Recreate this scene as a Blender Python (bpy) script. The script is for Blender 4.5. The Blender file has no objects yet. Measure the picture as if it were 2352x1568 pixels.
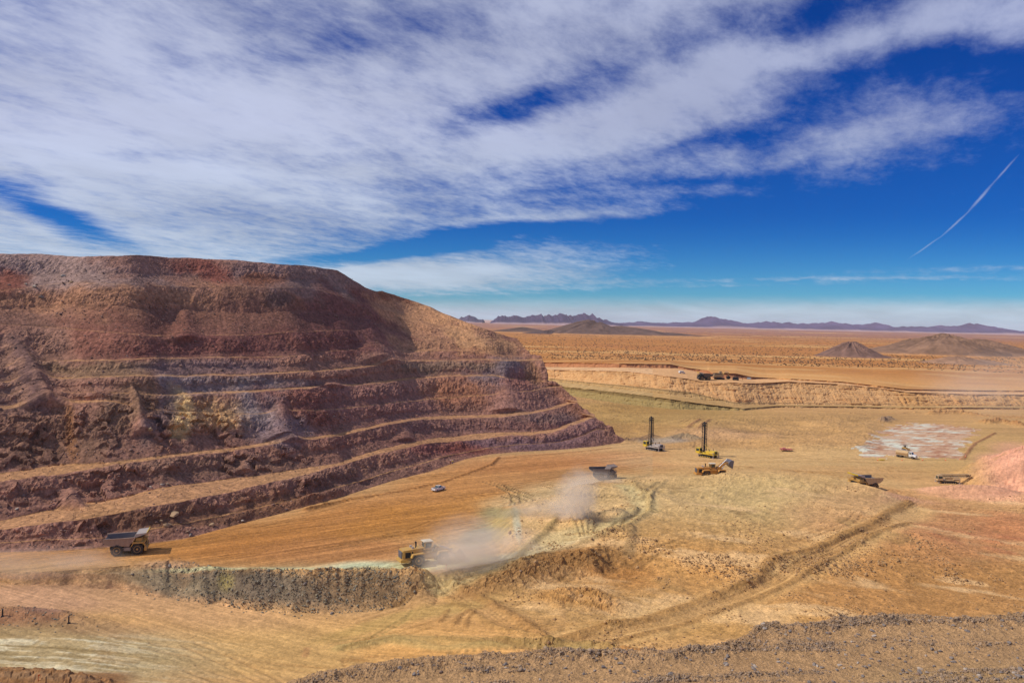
import bpy, math, random
import numpy as np
from mathutils import Vector, Matrix, Euler

# ------------------------------------------------------------------ camera, sky, sun
S = bpy.context.scene
C = S.collection
F = 28.0/36.0*2352.0           # focal length in units of a 2352 px wide picture
CAM_H = 60.0
PITCH = math.atan(49.0/F); ROLL = math.atan(0.0223)
R0 = np.array([1.0, 0, 0]); U0 = np.array([0, math.sin(PITCH), math.cos(PITCH)])
FW = np.array([0, math.cos(PITCH), -math.sin(PITCH)])
RI = math.cos(ROLL)*R0 + math.sin(ROLL)*U0
UP = -math.sin(ROLL)*R0 + math.cos(ROLL)*U0
cam = bpy.data.cameras.new('camera'); co = bpy.data.objects.new('camera', cam); C.objects.link(co)
cam.sensor_width = 36; cam.lens = 28; cam.clip_start = 1; cam.clip_end = 90000
M4 = Matrix(((RI[0], UP[0], -FW[0], 0), (RI[1], UP[1], -FW[1], 0), (RI[2], UP[2], -FW[2], CAM_H), (0, 0, 0, 1)))
co.matrix_world = M4
S.camera = co

SUN_EL = math.radians(46); SUN_AZ = math.radians(-98)   # azimuth from +Y towards +X (negative: left)
W = bpy.data.worlds.new('World'); S.world = W; W.use_nodes = True
nt = W.node_tree; nt.nodes.clear()
def nd(t, **k):
    n = nt.nodes.new(t)
    for a, b in k.items(): setattr(n, a, b)
    return n
def math_(op, a, b=None, clamp=False):
    n = nd('ShaderNodeMath', operation=op, use_clamp=clamp)
    for i, v in enumerate((a, b)):
        if v is None: continue
        if isinstance(v, (int, float)): n.inputs[i].default_value = v
        else: nt.links.new(v, n.inputs[i])
    return n.outputs[0]
def comb(x, y, z=0.0):
    n = nd('ShaderNodeCombineXYZ')
    for i, v in enumerate((x, y, z)):
        if isinstance(v, (int, float)): n.inputs[i].default_value = v
        else: nt.links.new(v, n.inputs[i])
    return n.outputs[0]
SKY_STRENGTH = 0.10
sky = nd('ShaderNodeTexSky', sky_type='NISHITA', sun_disc=False, sun_elevation=SUN_EL, sun_rotation=SUN_AZ,
         altitude=1500, air_density=1.0, dust_density=0.4, ozone_density=3.0)
tc = nd('ShaderNodeTexCoord'); sep = nd('ShaderNodeSeparateXYZ'); nt.links.new(tc.outputs['Generated'], sep.inputs[0])
X, Y, Z = sep.outputs
Ya = math_('MAXIMUM', math_('ABSOLUTE', Y), 0.12)
Uu = math_('DIVIDE', X, Ya); Vv = math_('DIVIDE', Z, Ya)
PX = math_('MULTIPLY', Uu, 18.29)                                   # hundreds of px from centre
PY = math_('ADD', math_('MULTIPLY', Vv, 18.29), math_('MULTIPLY', PX, -0.0223))     # hundreds of px above the horizon line
# cloud-plane coordinates: wisps converge towards one point on the horizon
Zp = math_('ADD', math_('MAXIMUM', Z, 0.0), 0.10)
CX = math_('DIVIDE', X, Zp); CY = math_('DIVIDE', Ya, Zp)
mp = nd('ShaderNodeMapping'); nt.links.new(comb(CX, CY), mp.inputs[0])
mp.inputs['Rotation'].default_value = (0, 0, math.radians(-62))
mp2 = nd('ShaderNodeMapping'); nt.links.new(mp.outputs[0], mp2.inputs[0]); mp2.inputs['Scale'].default_value = (0.75, 1.2, 1)
def noise(vec, scale, det, rough=0.55, dist=0.0):
    n = nd('ShaderNodeTexNoise'); n.inputs['Scale'].default_value = scale; n.inputs['Detail'].default_value = det
    n.inputs['Roughness'].default_value = rough; n.inputs['Distortion'].default_value = dist
    nt.links.new(vec, n.inputs['Vector']); return n.outputs['Fac']
n1 = noise(mp2.outputs[0], 0.9, 7, 0.58, 0.35)
n2 = noise(mp2.outputs[0], 3.6, 8, 0.66, 0.3)
# warped picture-plane direction coordinates for the large cloud masses
wn = nd('ShaderNodeTexNoise'); wn.inputs['Scale'].default_value = 0.9; wn.inputs['Detail'].default_value = 4
nt.links.new(mp2.outputs[0], wn.inputs['Vector'])
ws = nd('ShaderNodeSeparateColor'); nt.links.new(wn.outputs['Color'], ws.inputs[0])
WX = math_('ADD', PX, math_('MULTIPLY', math_('SUBTRACT', ws.outputs[0], 0.5), 3.2))
WY = math_('ADD', PY, math_('MULTIPLY', math_('SUBTRACT', ws.outputs[1], 0.5), math_('MULTIPLY', math_('MAXIMUM', PY, 0.2), 0.35)))
WV = comb(WX, WY)
def dpx(px, py): return ((px-1176)/100.0, (735+0.0223*(px-1176)-py)/100.0)
ax, ay = dpx(850, 640)
acc = math_('ADD', math_('MULTIPLY', math_('SUBTRACT', WX, ax), -0.392), math_('MULTIPLY', math_('SUBTRACT', WY, ay), 0.92))
acc = math_('MINIMUM', math_('MAXIMUM', math_('MULTIPLY', acc, 0.30), -0.78), 0.62)
def stroke(vec, px, py, L, w, ang, amp):
    global acc
    m = nd('ShaderNodeMapping', vector_type='TEXTURE'); nt.links.new(vec, m.inputs[0])
    cx, cy = dpx(px, py)
    m.inputs['Location'].default_value = (cx, cy, 0); m.inputs['Rotation'].default_value = (0, 0, math.radians(ang))
    m.inputs['Scale'].default_value = (L/100.0, w/100.0, 1)
    g = nd('ShaderNodeTexGradient', gradient_type='SPHERICAL'); nt.links.new(m.outputs[0], g.inputs[0])
    n = nd('ShaderNodeMath', operation='MULTIPLY_ADD'); nt.links.new(g.outputs['Fac'], n.inputs[0]); n.inputs[1].default_value = amp
    nt.links.new(acc, n.inputs[2]); acc = n.outputs[0]
for s_ in [(450, 250, 1000, 400, 10, 0.6), (1430, 290, 560, 170, 16, 0.7), (1980, 310, 620, 90, 9, 1.35), (2260, 90, 520, 90, 10, .6),
           (1700, 190, 700, 120, 18, 0.55), (1230, 470, 600, 80, 6, 0.7), (1950, 230, 800, 260, 10, .25), (1650, 540, 500, 60, 4, .5), (1120, 615, 620, 75, 1, 1.5), (1000, 640, 500, 40, 0, 1.0),
           (1260, 505, 320, 32, 4, 1.0), (1600, 455, 300, 26, 3, 0.6), (1500, 110, 600, 160, 14, 0.4), (2050, 395, 500, 30, 8, .5),
           (1215, 250, 260, 50, 8, -1.3), (1350, 190, 420, 60, 14, -.8), (1100, 400, 500, 40, 6, -.5), (650, 120, 500, 60, 8, -.5), (150, 478, 260, 42, -18, -2.1), (20, 390, 170, 40, -8, -1.6), (375, 325, 170, 35, -2, -0.7),
           (930, 562, 420, 34, 9, -2.0), (1400, 540, 500, 40, 3, -1.0), (1750, 318, 330, 60, 12, -1.4), (2250, 215, 620, 100, 6, -1.1), (1350, 445, 560, 60, 4, -0.9),
           (1900, 560, 1500, 190, 3, -0.8), (1900, 40, 480, 110, 12, -1.2), (1750, 90, 500, 90, 14, -.6), (1980, 200, 500, 70, 10, -0.6), (1560, 330, 260, 40, 12, -0.5), (620, 20, 350, 60, 0, -0.35), (830, 90, 300, 80, 0, -0.4), (700, 330, 500, 40, 0, -0.25)]:
    stroke(WV, *s_)
PV = comb(PX, math_('ADD', PY, math_('MULTIPLY', math_('SUBTRACT', n2, 0.5), 0.25)))
for s_ in [(1850, 655, 700, 10, 1.0, 1.2), (2250, 640, 700, 14, 1.5, 1.1), (1700, 666, 600, 7, 1.0, 0.9), (2150, 662, 500, 7, 0, .8), (1700, 712, 3000, 14, 0, .35)]:
    stroke(PV, *s_)
mp3 = nd('ShaderNodeMapping'); nt.links.new(mp.outputs[0], mp3.inputs[0]); mp3.inputs['Scale'].default_value = (0.8, 1.3, 1)
n3 = noise(mp3.outputs[0], 6.5, 9, 0.7, 0.15)
fld = math_('ADD', math_('MULTIPLY', math_('SUBTRACT', n3, 0.5), 2.3), math_('ADD', acc, math_('ADD', math_('MULTIPLY', math_('SUBTRACT', n1, 0.5), 1.9), math_('MULTIPLY', math_('SUBTRACT', n2, 0.5), 1.3))))
mr = nd('ShaderNodeMapRange', interpolation_type='SMOOTHSTEP'); nt.links.new(fld, mr.inputs[0])
mr.inputs[1].default_value = -0.75; mr.inputs[2].default_value = 1.35; mr.inputs[3].default_value = 0.0; mr.inputs[4].default_value = 0.95
fx = nd('ShaderNodeMapRange'); nt.links.new(PX, fx.inputs[0]); fx.inputs[1].default_value = -4; fx.inputs[2].default_value = 9; fx.inputs[3].default_value = 1.0; fx.inputs[4].default_value = .70
dens = math_('MULTIPLY', mr.outputs[0], fx.outputs[0])
# contrail
acc = math_('MULTIPLY', X, 0.0)
CV = comb(math_('ADD', PX, math_('MULTIPLY', math_('SUBTRACT', n2, 0.5), 0.10)), PY)
stroke(CV, 2292, 418, 52, 3.2, 50, 0.42); stroke(CV, 2240, 479, 52, 4.5, 49, 0.5); stroke(CV, 2184, 537, 52, 3.2, 44, 0.42); stroke(CV, 2118, 589, 55, 2.4, 35, 0.35)
dens = math_('MAXIMUM', dens, math_('MINIMUM', acc, 0.65))
# low bright band hugging the horizon
hb = nd('ShaderNodeMapRange', interpolation_type='SMOOTHSTEP')
nt.links.new(math_('ADD', PY, math_('MULTIPLY', math_('SUBTRACT', n2, 0.5), 0.16)), hb.inputs[0])
hb.inputs[1].default_value = 0.62; hb.inputs[2].default_value = 0.14; hb.inputs[3].default_value = 0.0; hb.inputs[4].default_value = 0.9
dens = math_('MAXIMUM', dens, hb.outputs[0])
def rgb(c): 
    n = nd('ShaderNodeRGB'); n.outputs[0].default_value = (*c, 1); return n.outputs[0]
def mixc(f, a, b, bt='MIX'):
    n = nd('ShaderNodeMix', data_type='RGBA', blend_type=bt)
    for i, v in ((0, f), (6, a), (7, b)):
        if isinstance(v, (int, float)): n.inputs[i].default_value = v
        else: nt.links.new(v, n.inputs[i])
    return n.outputs[2]
hs = nd('ShaderNodeHueSaturation'); nt.links.new(sky.outputs[0], hs.inputs['Color']); hs.inputs['Saturation'].default_value = 1.35
be = nd('ShaderNodeMapRange', interpolation_type='SMOOTHSTEP'); nt.links.new(PY, be.inputs[0]); be.inputs[1].default_value = 0.1; be.inputs[2].default_value = 2.6
bluesky = mixc(1.0, hs.outputs[0], mixc(be.outputs[0], rgb((0.24, 0.66, 1.0)), rgb((0.035, 0.35, 0.82))), 'MULTIPLY')
el = nd('ShaderNodeMapRange'); nt.links.new(PY, el.inputs[0]); el.inputs[1].default_value = 0.3; el.inputs[2].default_value = 4.5
cloudcol = mixc(el.outputs[0], rgb((5.6, 6.7, 7.9)), rgb((5.8, 6.3, 8.3)))
cv = nd('ShaderNodeMapRange'); nt.links.new(n1, cv.inputs[0]); cv.inputs[1].default_value = 0.3; cv.inputs[2].default_value = 0.7; cv.inputs[3].default_value = 0.8; cv.inputs[4].default_value = 1.12
cloudcol = mixc(1.0, cloudcol, comb(cv.outputs[0], cv.outputs[0], cv.outputs[0]), 'MULTIPLY')
skyc = mixc(dens, bluesky, cloudcol)
bg = nd('ShaderNodeBackground'); bg.inputs[1].default_value = SKY_STRENGTH; nt.links.new(skyc, bg.inputs[0])
wo = nd('ShaderNodeOutputWorld'); nt.links.new(bg.outputs[0], wo.inputs[0])
W.cycles.sampling_method = 'MANUAL'; W.cycles.sample_map_resolution = 512

sl = bpy.data.lights.new('sun', 'SUN'); sl.energy = 3.6; sl.angle = math.radians(0.5); sl.color = (1.0, 0.93, 0.82)
so = bpy.data.objects.new('sun', sl); C.objects.link(so)
sd = Vector((math.sin(SUN_AZ)*math.cos(SUN_EL), math.cos(SUN_AZ)*math.cos(SUN_EL), math.sin(SUN_EL)))
so.rotation_euler = sd.to_track_quat('Z', 'Y').to_euler(); so.location = (-200, 0, 300)
S.view_settings.view_transform = 'Standard'; S.view_settings.look = 'None'
S.view_settings.exposure = -0.12; S.view_settings.gamma = 1.0
S.cycles.max_bounces = 8; S.cycles.diffuse_bounces = 3; S.cycles.volume_bounces = 7; S.cycles.transparent_max_bounces = 8
S.cycles.volume_step_rate = 1.0; S.cycles.volume_max_steps = 128; S.cycles.use_denoising = True

# ------------------------------------------------------------------ maths helpers
CAMP = np.array([0, 0, CAM_H])
def ray(px, py):
    px = np.asarray(px, float); py = np.asarray(py, float)
    u = (px-1176)/F; v = (784-py)/F
    return FW + u[..., None]*RI + v[..., None]*UP
def at_z(px, py, z=0.0):
    r = ray(px, py); t = (z-CAM_H)/r[..., 2]
    return CAMP + r*t[..., None]
def hashf(ix, iy, iz, seed):
    h = (ix.astype(np.int64)*374761393 + iy.astype(np.int64)*668265263 + iz.astype(np.int64)*2147483647 + seed*144665) & 0xffffffff
    h = ((h ^ (h >> 13))*1274126177) & 0xffffffff
    h = ((h ^ (h >> 16))*2246822519) & 0xffffffff
    return ((h ^ (h >> 15)) & 0xffffff)/float(0x7fffff) - 1.0
def vnoise(p, seed=0):
    i = np.floor(p); f = p-i; i = i.astype(np.int64); w = f*f*f*(f*(f*6-15)+10)
    out = 0
    for dx in (0, 1):
        wx = w[:, 0] if dx else 1-w[:, 0]
        for dy in (0, 1):
            wy = w[:, 1] if dy else 1-w[:, 1]
            for dz in (0, 1):
                wz = w[:, 2] if dz else 1-w[:, 2]
                out = out + wx*wy*wz*hashf(i[:, 0]+dx, i[:, 1]+dy, i[:, 2]+dz, seed)
    return out
def fbm(p, octv=4, seed=0, gain=0.5, ridged=False):
    a = 1.0; s = 0.0; tot = 0.0; q = p.copy()
    for o in range(octv):
        n = vnoise(q, seed+o*17)
        if ridged: n = 1-2*np.abs(n)
        s = s + a*n; tot += a; a *= gain; q = q*2.03+11.3
    return s/tot
def cells(p, seed=0):
    """worley-like blocky noise: returns value of nearest cell and F1 distance"""
    i = np.floor(p).astype(np.int64); best = np.full(len(p), 9.0); val = np.zeros(len(p))
    for dx in (-1, 0, 1):
        for dy in (-1, 0, 1):
            for dz in (-1, 0, 1):
                c = i + np.array([dx, dy, dz])
                q = c + 0.5 + 0.45*np.stack([hashf(c[:, 0], c[:, 1], c[:, 2], seed+k) for k in (1, 2, 3)], 1)
                d = ((p-q)**2).sum(1); m = d < best
                best = np.where(m, d, best); val = np.where(m, hashf(c[:, 0], c[:, 1], c[:, 2], seed+9), val)
    return val, np.sqrt(best)
def sm(a, b, x):
    t = np.clip((x-a)/(b-a), 0, 1); return t*t*(3-2*t)
def K(px, keys):
    return np.interp(px, [k[0] for k in keys], [k[1] for k in keys])
def lin(c):
    c = np.asarray(c, float)/255.0
    return np.where(c <= 0.04045, c/12.92, ((c+0.055)/1.055)**2.4)
def polydist(P, L):
    """distance of xy points P to polyline L, and signed side, and arclength param"""
    best = np.full(len(P), 1e9); side = np.zeros(len(P)); arc = np.zeros(len(P)); s0 = 0
    for a, b in zip(L[:-1], L[1:]):
        d = b-a; n2_ = d@d; l = math.sqrt(n2_)
        t = np.clip(((P-a)@d)/n2_, 0, 1); q = a + t[:, None]*d
        e = P-q; dd = np.hypot(e[:, 0], e[:, 1]); m = dd < best
        best = np.where(m, dd, best); side = np.where(m, np.sign(d[0]*e[:, 1]-d[1]*e[:, 0]), side); arc = np.where(m, s0+t*l, arc)
        s0 += l
    return best, side, arc
def grid_mesh(name, V, cols, mat, smooth=True):
    nr, nc = V.shape[:2]
    me = bpy.data.meshes.new(name)
    me.vertices.add(nr*nc); me.vertices.foreach_set('co', V.reshape(-1).astype(np.float32))
    idx = np.arange(nr*nc).reshape(nr, nc)
    q = np.stack([idx[:-1, :-1], idx[:-1, 1:], idx[1:, 1:], idx[1:, :-1]], -1).reshape(-1, 4)
    me.loops.add(q.size); me.loops.foreach_set('vertex_index', q.reshape(-1).astype(np.int32))
    me.polygons.add(len(q)); me.polygons.foreach_set('loop_start', np.arange(0, q.size, 4, dtype=np.int32))
    me.polygons.foreach_set('use_smooth', np.full(len(q), smooth))
    me.update(calc_edges=True)
    if cols is not None:
        a = me.color_attributes.new('Col', 'FLOAT_COLOR', 'POINT')
        c4 = np.ones((nr*nc, 4), np.float32); c4[:, :3] = cols.reshape(-1, 3)
        a.data.foreach_set('color', c4.reshape(-1))
    me.materials.append(mat)
    o = bpy.data.objects.new(name, me); C.objects.link(o); return o
def structure(o): o['kind'] = 'structure'; return o

# ------------------------------------------------------------------ materials
MATS = {}
def mat(name, col, rough=0.7, metal=0.0, dust=0.0, var=0.12, scale=1.5, dustcol=(0.42, 0.30, 0.2), spec=0.3):
    if name in MATS: return MATS[name]
    m = bpy.data.materials.new(name); m.use_nodes = True; t = m.node_tree; b = t.nodes['Principled BSDF']
    b.inputs['Roughness'].default_value = rough; b.inputs['Metallic'].default_value = metal
    b.inputs['Specular IOR Level'].default_value = spec
    tcn = t.nodes.new('ShaderNodeTexCoord'); n = t.nodes.new('ShaderNodeTexNoise'); n.inputs['Scale'].default_value = scale
    n.inputs['Detail'].default_value = 6; t.links.new(tcn.outputs['Object'], n.inputs['Vector'])
    r = t.nodes.new('ShaderNodeMapRange'); r.inputs[1].default_value = 0.3; r.inputs[2].default_value = 0.7
    r.inputs[3].default_value = max(0.0, dust-0.25) if dust else 0.0; r.inputs[4].default_value = min(1.0, dust+0.25) if dust else var
    t.links.new(n.outputs['Fac'], r.inputs[0])
    mx = t.nodes.new('ShaderNodeMix'); mx.data_type = 'RGBA'; t.links.new(r.outputs[0], mx.inputs[0])
    mx.inputs[6].default_value = (*col, 1); mx.inputs[7].default_value = (*(dustcol if dust else [c*0.55 for c in col]), 1)
    t.links.new(mx.outputs[2], b.inputs['Base Color']); MATS[name] = m; return m
def soil(name, vscale, bump, rock=0.0, rscale=1.0, nscale=0.6, amp=0.25, road=False):
    """earth material: vertex soil colour, varied by noise, with stones and bump"""
    m = bpy.data.materials.new(name); m.use_nodes = True; t = m.node_tree; b = t.nodes['Principled BSDF']
    b.inputs['Roughness'].default_value = 0.95; b.inputs['Specular IOR Level'].default_value = 0.12
    L = t.links.new
    def N(k, **kw):
        n = t.nodes.new(k)
        for a, v in kw.items(): setattr(n, a, v)
        return n
    at = N('ShaderNodeAttribute', attribute_name='Col'); tcn = N('ShaderNodeTexCoord')
    n1 = N('ShaderNodeTexNoise'); n1.inputs['Scale'].default_value = nscale; n1.inputs['Detail'].default_value = 8; n1.inputs['Roughness'].default_value = 0.65
    L(tcn.outputs['Object'], n1.inputs['Vector'])
    vo = N('ShaderNodeTexVoronoi', feature='F1'); vo.inputs['Scale'].default_value = rscale; vo.inputs['Randomness'].default_value = 1
    L(tcn.outputs['Object'], vo.inputs['Vector'])
    vo2 = N('ShaderNodeTexVoronoi', feature='F1'); vo2.inputs['Scale'].default_value = rscale*2.7; L(tcn.outputs['Object'], vo2.inputs['Vector'])
    r1 = N('ShaderNodeMapRange'); r1.inputs[1].default_value = 0.25; r1.inputs[2].default_value = 0.75; r1.inputs[3].default_value = 1-amp; r1.inputs[4].default_value = 1+amp
    L(n1.outputs['Fac'], r1.inputs[0])
    sc = N('ShaderNodeSeparateColor'); L(vo.outputs['Color'], sc.inputs[0])
    sc2 = N('ShaderNodeSeparateColor'); L(vo2.outputs['Color'], sc2.inputs[0])
    r2 = N('ShaderNodeMapRange'); r2.inputs[3].default_value = 1-rock; r2.inputs[4].default_value = 1+rock; L(sc.outputs[0], r2.inputs[0])
    r3 = N('ShaderNodeMapRange'); r3.inputs[3].default_value = 1-rock*.7; r3.inputs[4].default_value = 1+rock*.7; L(sc2.outputs[0], r3.inputs[0])
    a = N('ShaderNodeMath', operation='MULTIPLY'); L(r1.outputs[0], a.inputs[0]); L(r2.outputs[0], a.inputs[1])
    a2 = N('ShaderNodeMath', operation='MULTIPLY'); L(a.outputs[0], a2.inputs[0]); L(r3.outputs[0], a2.inputs[1])
    vm = N('ShaderNodeVectorMath', operation='SCALE'); L(at.outputs['Color'], vm.inputs[0]); L(a2.outputs[0], vm.inputs['Scale'])
    if road:
        tot = None
        for rz_, sc_, at_, am_ in ((-33, (.02, .9, .02), 'RoadA', .55), (22, (.025, 1.1, .02), 'RoadB', .40), (-33, (.06, 3.0, .02), 'RoadA', .35)):
            mpn = N('ShaderNodeMapping'); mpn.inputs['Rotation'].default_value = (0, 0, math.radians(rz_)); L(tcn.outputs['Object'], mpn.inputs[0])
            mq = N('ShaderNodeMapping'); mq.inputs['Scale'].default_value = sc_; L(mpn.outputs[0], mq.inputs[0])
            nn = N('ShaderNodeTexNoise'); nn.inputs['Scale'].default_value = 1; nn.inputs['Detail'].default_value = 5; nn.inputs['Distortion'].default_value = .3; L(mq.outputs[0], nn.inputs['Vector'])
            aa = N('ShaderNodeAttribute', attribute_name=at_); s1 = N('ShaderNodeMath', operation='SUBTRACT'); L(nn.outputs['Fac'], s1.inputs[0]); s1.inputs[1].default_value = .5
            s2 = N('ShaderNodeMath', operation='MULTIPLY'); L(s1.outputs[0], s2.inputs[0]); L(aa.outputs['Fac'], s2.inputs[1]); s3 = N('ShaderNodeMath', operation='MULTIPLY_ADD'); L(s2.outputs[0], s3.inputs[0]); s3.inputs[1].default_value = am_*2
            if tot is None: s3.inputs[2].default_value = 1.0
            else: L(tot, s3.inputs[2])
            tot = s3.outputs[0]
        vr = N('ShaderNodeTexNoise'); vr.inputs['Scale'].default_value = 2.2; vr.inputs['Detail'].default_value = 6; vr.inputs['Roughness'].default_value = .75; L(tcn.outputs['Object'], vr.inputs['Vector'])
        rr_ = N('ShaderNodeMapRange'); rr_.inputs[1].default_value = .38; rr_.inputs[2].default_value = .62; rr_.inputs[3].default_value = -.3; rr_.inputs[4].default_value = .22; L(vr.outputs['Fac'], rr_.inputs[0])
        ra = N('ShaderNodeAttribute', attribute_name='Rough'); rm = N('ShaderNodeMath', operation='MULTIPLY_ADD'); L(rr_.outputs[0], rm.inputs[0]); L(ra.outputs['Fac'], rm.inputs[1]); L(tot, rm.inputs[2])
        v2 = N('ShaderNodeVectorMath', operation='SCALE'); L(vm.outputs[0], v2.inputs[0]); L(rm.outputs[0], v2.inputs['Scale']); vm = v2
    L(vm.outputs[0], b.inputs['Base Color'])
    h = N('ShaderNodeMath', operation='ADD'); h1 = N('ShaderNodeMath', operation='MULTIPLY'); L(n1.outputs['Fac'], h1.inputs[0]); h1.inputs[1].default_value = 1.2
    h2 = N('ShaderNodeMath', operation='MULTIPLY'); L(vo.outputs['Distance'], h2.inputs[0]); h2.inputs[1].default_value = -rock*1.6/rscale
    L(h1.outputs[0], h.inputs[0]); L(h2.outputs[0], h.inputs[1])
    bp = N('ShaderNodeBump'); bp.inputs['Strength'].default_value = bump; bp.inputs['Distance'].default_value = 0.6
    L(h.outputs[0], bp.inputs['Height']); L(bp.outputs[0], b.inputs['Normal'])
    return m

# ------------------------------------------------------------------ the mined hill (benches)
S_SUB = 2.2
def Kf(keys):
    xs = np.array([k[0] for k in keys], float); ys = np.array([k[1] for k in keys], float)
    return xs, ys
HC = {}   # curves in picture coordinates: (px, py) along each crest
toe = [(-500,1300),(0,1268),(133,1264),(250,1256),(352,1247),(425,1237),(465,1227),(565,1200),(698,1167),(781,1144),(902,1105),(988,1083),(1034,1066),(1071,1054),(1121,1044),(1187,1038),(1287,1033),(1370,1026),(1443,1015)]
c05 = [(-500,1278),(0,1245),(250,1232),(352,1212),(465,1190),(565,1172),(698,1140),(781,1117),(902,1080),(988,1057),(1034,1046),(1121,1028),(1187,1022),(1287,1014),(1340,1000),(1370,985),(1397,988),(1416,1002)]
c1 = [(-500,1245),(0,1214),(90,1204),(186,1190),(299,1171),(352,1161),(445,1144),(538,1127),(608,1111),(664,1098),(689,1093),(782,1066),(862,1043),(922,1030),(971,1020),(1021,1015),(1121,1005),(1171,1001),(1220,999),(1270,992),(1304,983),(1337,973),(1354,961),(1366,957)]
b1 = [(-500,1228),(0,1194),(33,1187),(100,1171),(166,1157),(266,1141),(332,1127),(432,1112),(565,1094),(664,1079),(781,1060),(789,1053),(855,1035),(922,1020),(988,1008),(1054,1000),(1121,995),(1174,993),(1220,991),(1270,983),(1304,970),(1337,957),(1353,952)]
c2 = [(-500,1135),(0,1107),(133,1091),(186,1081),(246,1068),(340,1056),(432,1046),(498,1039),(565,1028),(664,1014),(781,999),(838,987),(888,975),(971,963),(1054,961),(1138,959),(1204,953),(1254,942),(1287,933),(1308,926),(1326,924)]
b2 = [(-500,1110),(0,1086),(66,1078),(133,1069),(246,1062),(340,1052),(432,1041),(565,1023),(664,1010),(781,994),(838,981),(888,970),(971,958),(1054,955),(1138,953),(1204,948),(1254,937),(1304,922),(1320,920)]
cA = [(-500,950),(0,940),(143,928),(246,922),(389,942),(565,950),(781,940),(971,918),(1137,905),(1220,897),(1262,890),(1292,888)]
cB = [(-500,915),(0,908),(250,900),(389,908),(480,904),(565,902),(689,893.6),(822,883.7),(971,870),(1038,865),(1137,864),(1200,872),(1256,878)]
cC = [(-500,890),(0,880),(120,870),(282,863.6),(432,865),(565,862),(689,855),(755,852),(838,844),(888,834),(955,827),(1021,829),(1150,828),(1220,828),(1246,828)]
cD = [(-500,850),(0,845),(116,830),(332,825),(498,822),(671,817),(750,808),(822,804),(971,804),(1054,806),(1140,813),(1218,816)]
cE = [(-500,740),(0,745),(170,757),(352,772),(498,772),(664,763),(800,760),(950,775),(1060,788),(1130,786),(1180,784),(1206,800)]
cF = [(-500,660),(0,668),(150,650),(316,657),(515,657),(714,661),(800,685),(862,705),(950,735),(1050,766),(1110,778),(1160,779),(1192,784)]
cT = [(-500,560),(0,584.5),(73,584),(183,589),(250,588),(319,584),(399,590),(492,598),(565,600),(664,609),(731,612),(775,619),(805,638),(838,659),(862,670),(878,669),(908,678),(955,694),(988,704),(1034,724),(1071,741),(1104,754),(1154,769),(1186,777)]
X0 = -500.0
XC = [np.arange(X0, 1260, 2.1)]
XC = np.concatenate(XC); nC = len(XC); sC = (XC-X0)/(XC[-1]-X0)
nRet = 46
def curve(keys):
    xs, ys = Kf(keys); px = X0 + sC*(xs[-1]-X0); py = np.interp(px, xs, ys)
    k = np.array([1, 2, 3, 2, 1.])/9; pp = np.pad(py, 2, mode='edge'); py = np.convolve(pp, k, 'valid')
    return px, py
def rzf(px, py): return ray(px, py)[:, 2]
def slope_t(zp, tp, px, py, T):
    rz = rzf(px, py); return (CAM_H - zp + tp*T)/(T-rz)
def smooth(a, n):
    k = np.hanning(n+2)[1:-1]; k /= k.sum(); return np.convolve(np.pad(a, n//2, mode='edge'), k, 'valid')[:len(a)]
px, py = curve(toe); t = -CAM_H/rzf(px, py); z = np.zeros(nC)
LV = [(px, py, t, z, 'toe')]
def add_crest(keys, T, lab):
    px, py = curve(keys); _, _, tp, zp, _ = LV[-1]
    if lab == 'top' or keys in (cD, cE, cF): T = T*(1-0.42*sm(800, 960, px))
    tt = slope_t(zp, tp, px, py, T); tt = smooth(tt, 21); tt = np.maximum(tt, tp+0.25)
    LV.append((px, py, tt, CAM_H + rzf(px, py)*tt, lab))
def add_back_keys(keys):
    px0, py0, tp, zp, _ = LV[-1]; px, py = curve(keys); rz = rzf(px, py)
    tt = (zp-CAM_H)/rz; tt = np.clip(tt, tp+1.0, tp+22)
    LV.append((px, CAM_H, tt, zp+0.15, 'back'))
def add_back_w(wk):
    px, py, tp, zp, _ = LV[-1]; w = np.interp(px, [k[0] for k in wk], [k[1] for k in wk])
    LV.append((px, py, tp+w, zp+0.05*w, 'back'))
add_crest(c05, 0.75, 'mid'); add_crest(c1, 1.5, 'crest'); add_back_keys(b1)
add_crest(c2, 1.05, 'crest'); add_back_keys(b2)
add_crest(cA, 1.0, 'crest'); add_back_w([(-500, 4), (200, 4.5), (250, 3), (300, 0.3), (1220, .3), (1270, 4), (1300, 4)])
add_crest(cB, 1.05, 'crest'); add_back_w([(-500, .3), (360, .3), (400, 3.5), (700, 5), (1137, 6), (1160, .3), (1260, 0.3)])
add_crest(cC, 1.15, 'crest'); add_back_w([(-500, 1), (120, 2.5), (700, 3.5), (1000, 5), (1260, 9)])
add_crest(cD, 0.9, 'crest'); add_back_w([(-500, 0.3), (100, .5), (150, 2.5), (660, 2.5), (700, .3), (790, .3), (830, 2.5), (1054, 3), (1100, .3), (1260, .3)])
add_crest(cE, 0.85, 'crest'); add_back_w([(-500, .2), (330, .2), (365, 2), (498, 2), (540, .2), (1260, .2)])
add_crest(cF, 0.85, 'crest'); add_back_w([(-500, .2), (300, .2), (330, 2.5), (500, 2.5), (560, 1), (700, 2), (740, .2), (1260, .2)])
add_crest(cT, 0.72, 'top')
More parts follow.
